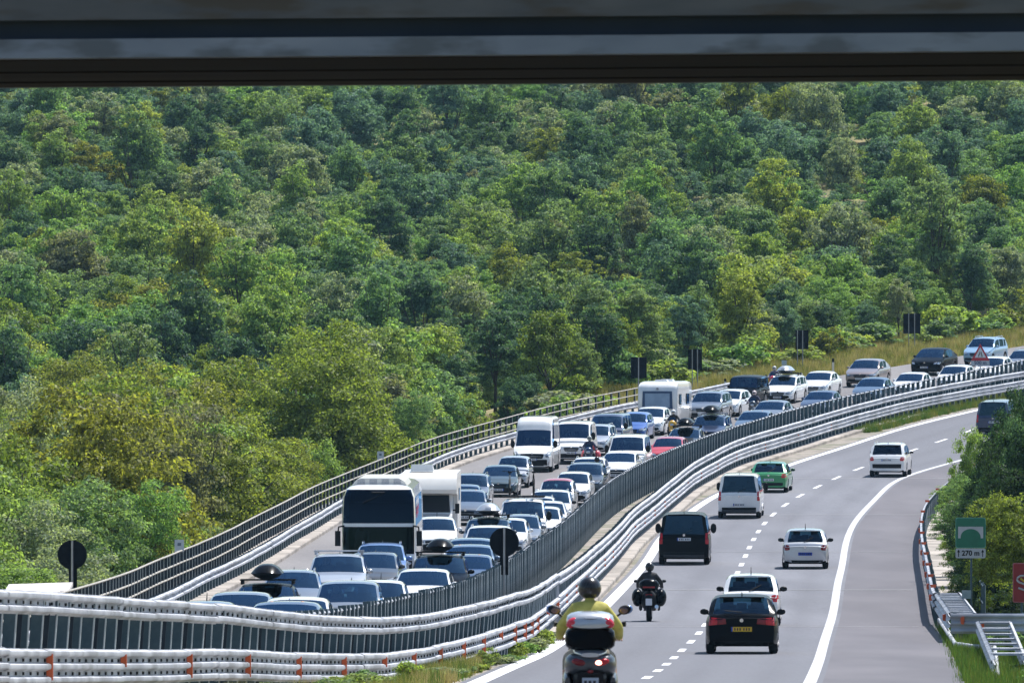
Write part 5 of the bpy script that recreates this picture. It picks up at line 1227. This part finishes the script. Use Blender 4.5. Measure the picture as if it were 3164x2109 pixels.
# ------------------------------------------------------------------ putting vehicles on the road
def place(u, vroof, H, y=None):
    if y is None: y = y_of(vroof, H)
    return X(u, y), y, zr(y)
GJ = 'cars queuing on the left carriageway'; GR = 'traffic driving away on the right carriageway'
TAB = [ # key,kind,colour,u,v_roof,H,y,label,opts
 ('hatch','steelblue',632,1857,1.45,224,'dull blue hatchback cut off by the near rail, leftmost of the jam',{}),
 ('hatch2','greysilver',745,1840,1.5,247,'grey blue hatchback just above the near rail, second from left',{}),
 ('hatch2','black',825,1802,1.5,264,'black hatchback carrying the leftmost black roof box',{'bars':'black'}),
 ('sedan','darkblue',885,1857,1.45,223,'dark navy car lowest in the jam, only roof and windscreen above the rail',{}),
 ('hatch2','white',918,1842,1.5,232,'white car hidden behind the lowest navy car, in front of the grey van like car',{}),
 ('wagon','greysilver',905,1760,1.5,291,'grey estate right behind the black car with a roof box',{}),
 ('suv','silver',1046,1713,1.66,310,'silver white SUV with pale crossbars, left front of the coach',{'bars':'pale','rails':True}),
 ('mpv','greysilver',1080,1798,1.63,260,'grey people carrier with a huge windscreen at the bottom of the jam',{}),
 ('hatch2','darkgrey',1155,1708,1.5,321,'dark grey hatchback between the silver SUV and the light blue estate',{}),
 ('wagon','bmwblue',1178,1675,1.6,331,'metallic blue estate directly in front of the coach',{'bars':None}),
 ('hatch','white',1172,1800,1.45,274,'white car mostly hidden behind the grey people carrier',{}),
 ('hatch2','white',1311,1755,1.45,296,'white hatchback with bright bonnet beside the dark slatted barrier',{}),
 ('suv','black',1360,1709,1.6,311,'black car with a glossy black roof box right of the coach',{'bars':'black','rails':False}),
 ('sedan','darkblue',1447,1711,1.4,322,'low dark blue car against the slatted barrier left of the round sign',{}),
 ('sedan','steelblue',1452,1680,1.5,333,'steel blue saloon behind the low dark blue car',{}),
 ('hatch2','steelblue',1455,1652,1.45,347,'blue green hatchback half behind the round sign back',{}),
 ('suv','white',1513,1615,1.6,362,'white SUV behind the round sign back, in front of the silver roof box',{}),
 ('suv','darkgrey',1510,1596,1.66,373,'dark car carrying the rounded silver roof box',{'bars':'black','rails':False}),
 ('hatch2','white',1566,1596,1.5,379,'white car squeezed between the silver roof box and the white minibus',{}),
 ('wagon','greysilver',1606,1590,1.5,385,'silver grey estate right in front of the white minibus',{}),
 ('van','white',1617,1556,1.95,393,'white minibus with two bicycles on its roof',{'facing':'front'}),
 ('hatch','white',1676,1571,1.45,400,'small white car against the barrier beside the white minibus',{}),
 ('hatch2','white',1688,1550,1.5,407.5,'white car behind the small white one, against the barrier',{}),
 ('suv','white',1655,1514,1.5,416,'white car behind the roof bicycles, left one of its pair',{}),
 ('suv','white',1704,1514,1.6,423,'white car with black mirrors in front of the red roofed one',{'blackmirror':1}),
 ('mini','white',1724,1478,1.6,440,'small white car with a red roof',{'roofcol':'red'}),
 ('hatch','white',1774,1458,1.5,453,'white hatchback behind the red roofed small car',{}),
 ('suv','darkgrey',1811,1432,1.6,463,'dark grey SUV between two white cars near the barrier',{}),
 ('hatch2','white',1822,1408,1.5,474,'white estate behind the dark grey SUV',{'rails':True}),
 ('sedan','white',1918,1395,1.45,484,'white saloon in front of the white nine seat van',{}),
 ('van','white',1946,1338,1.97,494,'white nine seat van facing the camera left of the red car',{}),
 ('bigvan','white',1659,1293,2.75,498,'tall white high roofed van near the left kerb',{'name':'van'}),
 ('panelvan','white',1778,1322,2.3,508,'plain white panel van right behind the tall high roofed van',{}),
 ('suv','silver',1842,1321,1.6,518,'silver SUV behind the motorcyclist with a red case',{}),
 ('van','darkblue',1885,1287,1.8,528,'dark blue van behind the silver SUV',{'privacy':1}),
 ('hatch','blue',1963,1288,1.5,537,'bright blue hatchback right of the dark blue van',{}),
 ('hatch2','white',2015,1267,1.5,543.5,'white car towing the caravan',{}),
 ('sedan','darkgrey',2120,1320,1.5,516,'dark car behind the red one with a flat black roof box',{'bars':'black'}),
 ('suv','darkblue',2199,1281,1.6,531,'dark SUV with a large black roof box beside the caravan',{'bars':'pale','rails':False}),
 ('hatch','red',2070,1352,1.45,505,'bright red hatchback against the posts of the barrier',{}),
 ('suv','greysilver',2195,1219,1.65,560,'grey SUV behind the caravan',{}),
 ('hatch2','white',2258,1211,1.5,566,'white hatchback seen at an angle in front of the black off roader',{'blackmirror':1}),
 ('jeep','black',2307,1167,1.85,576,'black boxy off road car with a flat windscreen',{'privacy':1}),
 ('wagon','white',2429,1171,1.6,582,'white estate with a pale luggage box on its roof',{'bars':'black'}),
 ('sedan','greysilver',2388,1236,1.45,553,'grey saloon behind the posts below the black off roader',{}),
 ('sedan','steelblue',2335,1267,1.45,540,'blue grey saloon behind the posts, right of the dark SUV with box',{}),
 ('sedan','white',2536,1154,1.45,590,'white saloon with a long bonnet in the outer lane',{}),
 ('sedan','darkblue',2540,1212,1.42,566,'dark blue saloon behind the posts below the white saloon',{}),
 ('coupe_suv','bronze',2683,1110,1.65,602,'bronze SUV in the outer lane at the right',{}),
 ('sedan','steelblue',2700,1166,1.5,581,'grey blue saloon behind the posts below the bronze SUV',{}),
 ('sedan','white',2820,1155,1.45,588.5,'white car behind the posts between bronze and black SUV',{}),
 ('coupe_suv','black',2887,1075,1.65,617,'black coupe like SUV with bright headlights in the outer lane',{}),
 ('hatch2','white',2955,1130,1.5,597,'white car behind the posts, left of the triangular sign',{}),
 ('suv','lightblue',3046,1058,1.75,630,'light blue SUV just behind the triangular sign',{}),
 ('hatch2','white',3072,1104,1.6,606,'white car directly below the triangular sign',{}),
 ('wagon','greysilver',3168,1090,1.5,618,'grey car cut off by the right edge of the photo',{}),
 ('hatch','white',1348,1560,1.5,381,'small white car between coach and motorhome',{}),
 ('suv','greysilver',1455,1464,1.65,446,'grey SUV furthest of three right of the motorhome',{}),
 ('sedan','steelblue',1430,1498,1.45,436.5,'blue grey car partly hidden behind the grey saloon with headlights on',{}),
 ('sedan','grey',1445,1514,1.5,427,'grey saloon with headlights on, right of the motorhome',{}),
 ('hatch2','teal',1547,1438,1.45,464,'dark green black hatchback alone in the gap left of the tall van',{}),
 ('mini','silver',1590,1412,1.5,476,'silver rounded small SUV just before the tall white van',{}),
]
CARS = {}
for (kd, colr, u, vv, H, y, lab, o) in TAB:
    x = X(u, y); h = heading(F2C if x > (KL(y)+F2C(y))/2 else KL, y); s = SPECS[kd]
    sz = H/s.H if kd not in ('panelvan',) else 1.1
    if abs(sz-1) > .12: sz = 1+.12*(1 if sz > 1 else -1)
    rnd_ = random.Random(u); o = dict(o); o['people'] = 1+(u % 2)
    car = make_vehicle(kd, colr, (x, y, zr(y)), math.pi-h+rnd_.uniform(-.02,.02), lab, {'van':'van','panelvan':'van','bigvan':'van'}.get(kd, 'car'), GJ, (1, 1, sz), o)
    car.rotation_euler.x = math.atan((zr(y-1)-zr(y+1))/2.)*(1)   # sits on the slope
    CARS[u] = (x, y, zr(y)+s.H*sz, math.pi-h)
for (uc, colr, lab) in ((825,'black','black roof box on the black car at the lower left of the jam'), (1360,'black','glossy black roof box on the black car right of the coach'), (1510,'silver','rounded silver roof box on the dark car behind the round sign'),
                        (2120,'black','flat black roof box on the dark car behind the red one'), (2199,'black','large black roof box on the dark SUV beside the caravan'), (2429,'silver','pale grey luggage box on the white estate at the grass verge')):
    x, y, z, rz = CARS[uc]; b = roof_box((x, y+.35, z+.12), rz, colr, lab, Wd=.88 if uc != 1510 else .95, Hh=.46 if colr == 'silver' else .42)
coach((X(1187, 336)-.12, 342.2, zr(342)), math.pi-heading(KL, 342)+.005)
motorhome((X(1331, 400), 401, zr(401)), math.pi-heading(KL, 401))
caravan((X(2058, 549), 553., zr(553)), math.pi-heading(KL, 553)+.02)
# right carriageway
RTAB = [
 ('ph','black',2294,244.5,1.47,'black hatchback with a yellow number plate, nearest car in the lane',{'tl':'wide','plate':PLATEY,'wiper':'flat','skirt':.13,'plate_z':.62,'badge_z':.84}),
 ('hatch','white',2322,284,1.50,'white hatchback just ahead of the black one with the yellow plate',{'blackmirror':1}),
 ('hatch','silver',2489,363.5,1.48,'silver blue small hatchback alone in the slow lane',{'blackmirror':1,'plate':PLATEB,'plate_z':.56,'skirt':.14}),
 ('van','black',2117,370,1.95,'black people van beside the median, dark glass and white plate',{'privacy':1,'plate_z':.98,'badge_z':1.14,'skirt':.14,'blackmirror':1}),
 ('van','white',2290,437,1.97,'white van with dark rear window next to the green car',{'privacy':1,'plate_z':.62,'badge_z':1.0,'skirt':.12}),
 ('hatch2','green',2385,470,1.45,'bright green hatchback ahead of the white van',{'skirt':.30}),
 ('suv','white',2752,491,1.68,'white SUV alone far ahead in the slow lane',{'skirt':.42,'privacy':1,'plate_z':.85}),
 ('van','darkblue',3085,543,1.95,'dark van half hidden behind the leaves at the right edge',{'privacy':1}),
]
for (kd, colr, u, y, H, lab, o) in RTAB:
    x = X(u, y); h = heading(DC, y); o = dict(o); o['facing'] = 'rear'; s = SPECS[kd]
    c = make_vehicle(kd, colr, (x, y, zr(y)+.006), -h, lab, 'van' if kd == 'van' else 'car', GR, (1, 1, H/s.H), o)
    c.rotation_euler.x = math.atan((zr(y+1)-zr(y-1))/2.)
# two-wheelers in the jam, facing the camera, with riders
def mc(u, y, colr, lab, rlab, jacket, trous, helm, cases=None, away=False):
    x = X(u, y); h = heading(F2C, y) if not away else heading(DC, y); rz = (math.pi-h) if not away else -h; z = zr(y)+.004
    motorcycle((x, y, z), rz, colr, lab, cases); rider((x, y, z), rz, jacket, trous, helm, rlab)
DK = ('dark', (.02,.022,.028), (.035,.037,.045), 9); 
mc(1822, 499, 'darkblue', 'dark motorcycle with a red case in front of the silver SUV', 'rider in a dark jacket and grey helmet in front of the silver SUV', ('navy', (.03,.03,.07), (.05,.05,.10), 9), DK, ('grey', (.25,.28,.26), (.4,.42,.4), 6), 'red')
mc(2082, 535, 'yellow', 'yellow and white motorcycle beside the caravan', 'rider with a white helmet beside the caravan', DK, DK, ('white', (.7,.7,.7), (.8,.8,.8), 6), None)
mc(2332, 559.5, 'darkgrey', 'grey motorcycle beside the black off roader', 'rider with a pale pink helmet beside the black off roader', ('navy', (.03,.03,.07), (.05,.05,.10), 9), DK, ('pink', (.6,.45,.45), (.7,.6,.6), 6), None)
mc(2394, 591, 'red', 'motorcycle on the hard shoulder behind the black off roader', 'rider in a grey jacket above the roof of the black off roader', ('slate', (.12,.13,.20), (.2,.2,.28), 9), DK, ('silver', (.4,.42,.42), (.55,.56,.56), 6), None)
mc(1845, 468, 'grey', 'motorcycle between the dark grey SUV and the barrier', 'rider in black beside the dark grey SUV near the barrier', DK, DK, ('black', (.01,.01,.012), (.02,.02,.022), 6), None)
mc(2007, 290, 'black', 'black touring motorcycle with panniers in the fast lane', 'rider in black on the touring motorcycle in the fast lane', ('black', (.012,.012,.015), (.022,.022,.026), 9), DK, ('black', (.01,.01,.012), (.02,.02,.022), 6), 'black', away=True)
sx_, sy_ = X(1823, 109), 109.4
scooter((sx_, sy_, zr(sy_)+.004), .0).scale = (1, 1, 1.07)
rider((sx_, sy_-.02, zr(sy_)-.01), 0, ('yellow', (.40,.36,.07), (.62,.56,.13), 5), ('beige', (.25,.22,.17), (.32,.28,.22), 9), ('black', (.01,.01,.012), (.02,.02,.022), 6),
      'rider in a yellow jacket and black helmet on the grey scooter', group=None, widen=.93, bare=True).scale = (1.0, 1.0, .935)
# bicycles on the minibus roof
def bicycle(loc, rz, colr, label):
    r = empty('bicycle', loc, rz); tag(r, label, 'bicycle', 'bicycles on the minibus roof')
    for y in (.52, -.52):
        m = MB(); n = 20; m.tube([(0, y+.33*math.cos(2*math.pi*k/n), .34+.33*math.sin(2*math.pi*k/n)) for k in range(n+1)], .022, 6, cap=False)
        for k in range(8): m.tube([(0, y, .34), (0, y+.33*math.cos(.785*k), .34+.33*math.sin(.785*k))], .004, 3)
        m.build('wheel', RUB, r, 60)
    m = MB(); P_ = {'bb': (0,-.08,.30), 'seat': (0,-.22,.80), 'head': (0,.34,.84), 'ra': (0,-.52,.34), 'fa': (0,.52,.34)}
    for a, b in (('bb','seat'),('seat','head'),('bb','head'),('bb','ra'),('seat','ra'),('head','fa')): m.tube([P_[a], P_[b]], .022, 6)
    m.build('frame', PC[colr], r, 60)
    m = MB(); m.box((0,-.24,.94), (.16,.28,.06)); m.tube([(0,-.22,.80),(0,-.24,.92)], .014, 5); m.build('saddle', BLK, r)
    m = MB(); m.tube([(0,.34,.84),(0,.32,.98)], .015, 5); m.tube([(-.30,.30,1.0),(0,.34,.98),(.30,.30,1.0)], .014, 6); m.build('handlebar', BLK, r)
    return r
x, y, z, rz = CARS[1617]
for k, (dx, cc, lb_) in enumerate(((-.55, 'greysilver', 'pale bicycle standing on the roof of the white minibus, left one'), (.42, 'black', 'black bicycle standing on the roof of the white minibus, right one'))):
    bicycle((x+dx, y+.2, z+.12), rz, cc, lb_)
m = MB(); 
rk = tag(empty('roof_rack', (x, y, z), rz), 'long black roof rack under the bicycles of the minibus', 'roof rack')
for yy in (-.7, .2, .9): m.box((0, yy, .09), (1.75,.07,.05))
m.build('bars', BLK, rk); m = MB()
for sx in (-.55, .42): m.box((-sx, .0, .13), (.10, 1.6, .03))
m.build('trays', BLK, rk)
# ------------------------------------------------------------------ signs
def text(parent, body, size, loc, mat, rot=(R(90), 0, 0)):
    c = bpy.data.curves.new('lettering', 'FONT'); c.body = body; c.size = size; c.align_x = 'CENTER'; c.align_y = 'CENTER'; c.extrude = .004; c.offset = .006
    o = bpy.data.objects.new('t', c); COL.objects.link(o); dg = bpy.context.evaluated_depsgraph_get(); me = bpy.data.meshes.new_from_object(o.evaluated_get(dg)); bpy.data.objects.remove(o)
    me.materials.clear(); me.materials.append(mat); return link('lettering', me, parent, loc, rot)
def disc_sign(u, v, y, rad, lab, plate, base=None):
    x = X(u, y); z = ZC+(800-v)*y/F; zb = base if base is not None else ground(x, y); r = empty('road_sign', (x, y, zb)); tag(r, lab, 'road sign', 'round signs seen from behind'); h = z-zb
    m = MB(); m.cyl((0, .03, h), rad, .025, 'y', 36); m.build('disc', SIGNB, r, 40)
    m = MB(); m.box((plate[0], .03, h-rad-plate[2]/2+.04), (plate[1], .02, plate[2])); m.build('lower_plate', SIGNB, r)
    m = MB(); m.tube([(0, -.03, -.3), (0, -.03, h+rad*.96)], .034, 10); m.build('pole', POLE, r, 60)
    m = MB()
    for dz in (-.25, .2): m.box((0, -.0, h+dz), (.5, .03, .04))
    m.build('bracket', POLE if False else SIGNB, r); return r
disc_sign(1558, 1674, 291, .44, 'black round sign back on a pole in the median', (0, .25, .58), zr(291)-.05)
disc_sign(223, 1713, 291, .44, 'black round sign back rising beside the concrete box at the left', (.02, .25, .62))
def board_sign(u0, u1, v0, v1, y, poles, lab, vb):
    s_ = F/y; u = (u0+u1)/2; x = X(u, y); zt_ = ZC+(800-v0)/s_; zb_ = ZC+(800-v1)/s_; g0 = ZC+(800-vb)/s_-.5
    r = empty('road_sign', (x, y, g0)); tag(r, lab, 'road sign', 'dark sign boards seen from behind')
    m = MB(); m.box((0, .05, (zt_+zb_)/2-g0), ((u1-u0)/s_, .03, zt_-zb_)); m.build('board', SIGNB, r)
    for pu in poles: m = MB(); m.tube([((pu-u)/s_, 0, -.6), ((pu-u)/s_, 0, zt_-g0)], .035, 8); m.build('pole', POLE, r, 60)
    m = MB()
    for k in (.25, .75): m.box((0, .02, zb_+(zt_-zb_)*k-g0), ((u1-u0)/s_*.94, .025, .05))
    m.build('stiffener', SIGNB, r)
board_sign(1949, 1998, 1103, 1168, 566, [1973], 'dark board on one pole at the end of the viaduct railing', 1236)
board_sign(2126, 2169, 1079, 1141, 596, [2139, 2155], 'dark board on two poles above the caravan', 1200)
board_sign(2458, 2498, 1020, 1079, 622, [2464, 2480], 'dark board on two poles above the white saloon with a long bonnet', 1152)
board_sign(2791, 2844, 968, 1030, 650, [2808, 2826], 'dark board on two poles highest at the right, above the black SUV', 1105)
def delineator(u, v0, v1, y, lab):
    s_ = F/y; x = X(u, y); zb_ = ZC+(800-v1)/s_; r = empty('delineator_post', (x, y, zb_)); tag(r, lab, 'marker post', 'white marker posts on the verge'); h = (v1-v0)/s_
    m = MB(); m.box((0, 0, h*.36), (.14,.10,h*.78)); m.build('post', PC['cream'], r)
    m = MB(); m.box((0, 0, h*.87), (.145,.105,h*.24)); m.build('black_cap', BLK, r)
delineator(2241, 1169, 1206, 590, 'white post with a black top left of the black off roader')
delineator(2574, 1106, 1156, 618, 'white post with a black top between white saloon and bronze SUV')
r = empty('marker_board', (X(2423, 612), 612, ground(X(2423, 612), 612))); tag(r, 'small pale blue board on a thin post in the dry grass', 'marker board')
zt_ = ZC+(800-1120)*612/F-r.location.z
m = MB(); m.box((0, 0, zt_), (.32,.02,.30)); m.build('board', surf('board_pale_blue', (.35,.45,.55), (.42,.52,.62), 4), r); m = MB(); m.tube([(0,.02,-.2),(0,.02,zt_)], .025, 6); m.build('post', POLE, r)
# triangular sign
y = 590.; s_ = F/y; x = X(3029, y); r = empty('warning_sign', (x, y, zr(y))); tag(r, 'red and white triangular road narrows sign over a distance plate', 'road sign'); zb_ = ZC+(800-1112)/s_-zr(y)
tri = lambda q, y0, y1, mat, nm, par: (lambda m: (m.prism([(-.5*q, 0+(1-q)*.29), (.5*q, 0+(1-q)*.29), (0, .92*q+(1-q)*.29)], y0, y1), m.build(nm, mat, par))[1])(MB())
S_ = 1.12
t1 = tri(S_, -.02, .02, surf('sign_red', (.42,.012,.03), (.5,.02,.04), 5, .4), 'red_border', r); t1.location = (0, 0, zb_)
t2 = tri(S_*.62, -.03, -.021, surf('sign_white', (.62,.62,.66), (.7,.7,.74), 5, .4), 'white_field', t1); t2.location = (0, 0, .06)
m = MB()
for sx in (-1, 1): 
    m.tube([(sx*.10,-.038,.19),(sx*.10,-.038,.30),(sx*.05,-.038,.38),(sx*.05,-.038,.50)], .026, 4)
m.build('road_narrows_symbol', BLK, t1)
m = MB(); m.box((0, 0, zb_-.17), (1.12,.02,.32)); p_ = m.build('distance_plate', surf('plate_grey_white', (.42,.46,.52), (.5,.54,.6), 4, .5), r); text(p_, '500 m', .30, (0, -.016, zb_-.17), surf('ink_blue', (.05,.07,.16)))
m = MB(); m.tube([(0,.04,-.1),(0,.04,zb_+.8)], .035, 8); m.build('pole', POLE, r, 60)
# green bridge sign
y = 276.; s_ = F/y; x = X(2999, y); g0 = ground(x, y); r = empty('bridge_sign', (x, y, g0)); tag(r, 'green sign with a white bridge symbol above a 270 m plate', 'road sign')
zt_ = ZC+(800-(1450+352/2.379))/s_-g0; zb_ = ZC+(800-(1450+575/2.379))/s_-g0; w_ = 93/s_; cz = (zt_+zb_)/2
GSN = surf('sign_green', (.003,.12,.075), (.005,.145,.09), 5, .35); GRM = surf('sign_rim', (.10,.30,.24)); WHS = surf('sign_white_film', (.36,.38,.42), (.42,.44,.48), 4, .5)
def rrect(m, w, h, c, y0, y1, rad=.06, mi=0):
    P_ = []
    for (sx, sz, a0) in ((1,1,0),(-1,1,90),(-1,-1,180),(1,-1,270)):
        for k in range(5): a = R(a0+k*22.5); P_.append((c[0]+sx*(w/2-rad)+math.cos(a)*rad, c[1]+sz*(h/2-rad)+math.sin(a)*rad))
    m.prism(P_, y0, y1, mi, 'xz')
m = MB(); rrect(m, w_, zt_-zb_, (0, cz), -.012, .012); rim_ = m.build('rim', GRM, r)
m = MB(); rrect(m, w_-.035, zt_-zb_-.035, (0, cz), -.018, -.011); brd = m.build('green_board', GSN, r)
m = MB(); n = 18; hw, top, bot, arc = .375*w_/.9, cz+.175, cz-.155, .30*w_/.9
up = [(-hw, top), (hw, top), (hw, bot), (hw-.05, bot)]; arcp = [(arc*math.cos(math.pi*k/n), bot+.03+.235*math.sin(math.pi*k/n)) for k in range(n+1)]
poly = [(-hw, top), (-hw, bot), (-hw+.07, bot)]+arcp[::-1]+[(hw-.07, bot), (hw, bot), (hw, top)]
vs = []; fs = []
for k in range(n):    # strips between the arch and the deck line so that the concave shape fills properly
    a, b = arcp[k], arcp[k+1]; i = len(vs); vs += [(a[0],-.024,a[1]),(b[0],-.024,b[1]),(b[0],-.024,top),(a[0],-.024,top)]; fs.append((i, i+1, i+2, i+3))
for sx in (-1, 1): i = len(vs); vs += [(sx*arc,-.024,bot),(sx*hw,-.024,bot),(sx*hw,-.024,top),(sx*arc,-.024,top)]; fs.append((i, i+1, i+2, i+3))
link('bridge_symbol', mesh('bridge_symbol', vs, fs, [WHS]), brd)
zp1 = zb_-.012; zp0 = ZC+(800-(1450+650/2.379))/s_-g0; m = MB(); rrect(m, w_, zp1-zp0, (0, (zp0+zp1)/2), -.012, .012, .05); pl = m.build('length_plate', WHS, r)
text(pl, '270 m', .20, (0, -.016, (zp0+zp1)/2), BLK)
m = MB()
for sx in (-1, 1):
    cx = sx*w_*.40; zc_ = (zp0+zp1)/2; m.add([(cx-.012,-.018,zc_-.10),(cx+.012,-.018,zc_-.10),(cx+.012,-.018,zc_+.04),(cx-.012,-.018,zc_+.04),(cx-.045,-.018,zc_+.03),(cx+.045,-.018,zc_+.03),(cx,-.018,zc_+.11)], [(0,1,2,3),(4,5,6)])
m.build('arrow', BLK, pl)
m = MB(); m.tube([(.02,.05,-.3),(.02,.05,zt_-.05)], .03, 8); m.build('pole', STEEL2, r, 60)
m = MB(); m.box((-.12,-.02,cz-1.75), (.26,.02,.24)); m.build('small_plate', surf('small_plate', (.22,.28,.30), (.3,.36,.38), 5), r)
# red sign cut by the right edge
y = 262.; s_ = F/y; x0_ = X(3129, y); g0 = ground(x0_+.6, y); W_ = 1.2; H_ = 122/s_; r = empty('red_sign', (x0_+W_/2, y, g0)); tag(r, 'red sign board with a white and yellow curl, cut off by the right edge', 'sign'); zc_ = ZC+(800-1799)/s_-g0
m = MB(); rrect(m, W_, H_, (0, zc_), -.012, .012, .05); m.build('rim', surf('red_sign_rim', (.35,.12,.13)), r)
m = MB(); rrect(m, W_-.05, H_-.05, (0, zc_), -.02, -.013, .04); brd = m.build('red_board', surf('red_sign_face', (.20,.006,.012), (.25,.01,.016), 4, .4), r)
m = MB(); cx = -W_/2+.27
m.tube([(cx+.15*math.cos(a), -.03, zc_+.09+.10*math.sin(a)) for a in [R(60+15*k) for k in range(14)]]+[(cx+.10, -.03, zc_-.06), (cx+.14,-.03,zc_-.13), (cx+.04,-.03,zc_-.20), (cx-.12,-.03,zc_-.14)], .03, 6); m.build('white_curl', WHS, brd, 60)
m = MB(); m.tube([(cx-.06,-.034,zc_+.12),(cx+.06,-.034,zc_+.02),(cx+.16,-.034,zc_-.06)], .028, 6); m.build('yellow_curl', surf('curl_yellow', (.55,.40,.03)), brd, 60)
for sx in (-.35, .35): m = MB(); m.tube([(sx,.05,-.3),(sx,.05,zc_+H_/2-.05)], .035, 8); m.build('pole', STEEL2, r, 60)
# concrete box with a slab roof at the far left
y = 285.; s_ = F/y; x = X(118, y); zt_ = ZC+(800-1822)/s_; g0 = ground(x, y); r = empty('concrete_cabinet', (x, y, g0)); tag(r, 'pale concrete box with a flat slab roof at the far left', 'cabinet')
h = zt_-g0; CW = surf('cabinet_concrete', (.55,.50,.48), (.66,.62,.60), 2, .9)
m = MB(); m.box((.0, 1.0, h/2-.15), (1.35, 3.0, h-.16)); m.build('wall', CW, r)
m = MB(); m.box((-.05, 1.0, h-.02), (1.9, 3.4, .10), rot=(.05, -.03, 0)); m.box((.80,-.3,h-.28),(.28,.5,.55)); m.build('roof_slab', CW, r)
m = MB(); m.box((-.1, -.515, h-.45), (.9, .03, .5)); m.build('door', surf('cabinet_door', (.22,.24,.28), (.28,.3,.34), 3), r)
# small things on the tarmac
m = MB(); 
sb = tag(empty('stone', (X(1929, 368), 368, zr(368))), 'small dark stone on the dirt strip beside the kerb', 'stone'); m.ell((0, 0, .05), (.14,.10,.07), 7, 5); m.build('rock', surf('stone_dark', (.08,.07,.06), (.14,.12,.10), 9), sb, 60)

# ------------------------------------------------------------------ light summer haze over the valley
hz_ = MB(); hz_.box((0, 570, 60), (1000, 2020, 134))
hm_ = bpy.data.materials.new('haze_air'); hm_.use_nodes = True; n_ = hm_.node_tree; n_.nodes.clear()
ho = n_.nodes.new('ShaderNodeOutputMaterial'); pv = n_.nodes.new('ShaderNodeVolumePrincipled'); pv.inputs['Density'].default_value = .00005; pv.inputs['Color'].default_value = (.42,.72,1,1)
n_.links.new(pv.outputs[0], ho.inputs['Volume']); h_ = hz_.build('haze', hm_); h_['kind'] = 'stuff'

# ------------------------------------------------------------------ labels: tell look-alikes apart by their order in the view
bpy.context.view_layer.update()
dd = {}
for o in SC.objects:
    if o.parent is None and o.get('label') and o.get('category') in ('tree', 'bush', 'sapling', 'weed'): dd.setdefault(o['label'], []).append(o)
for lb_, os_ in dd.items():
    if 1 < len(os_) <= 4:
        os_.sort(key=lambda o: o.location.x/o.location.y)
        if len(lb_.split()) > 14: continue
        for o, pre in zip(os_, {2: ['left', 'right'], 3: ['leftmost', 'middle', 'rightmost'], 4: ['leftmost', 'inner left', 'inner right', 'rightmost']}[len(os_)]): o['label'] = pre+' '+lb_
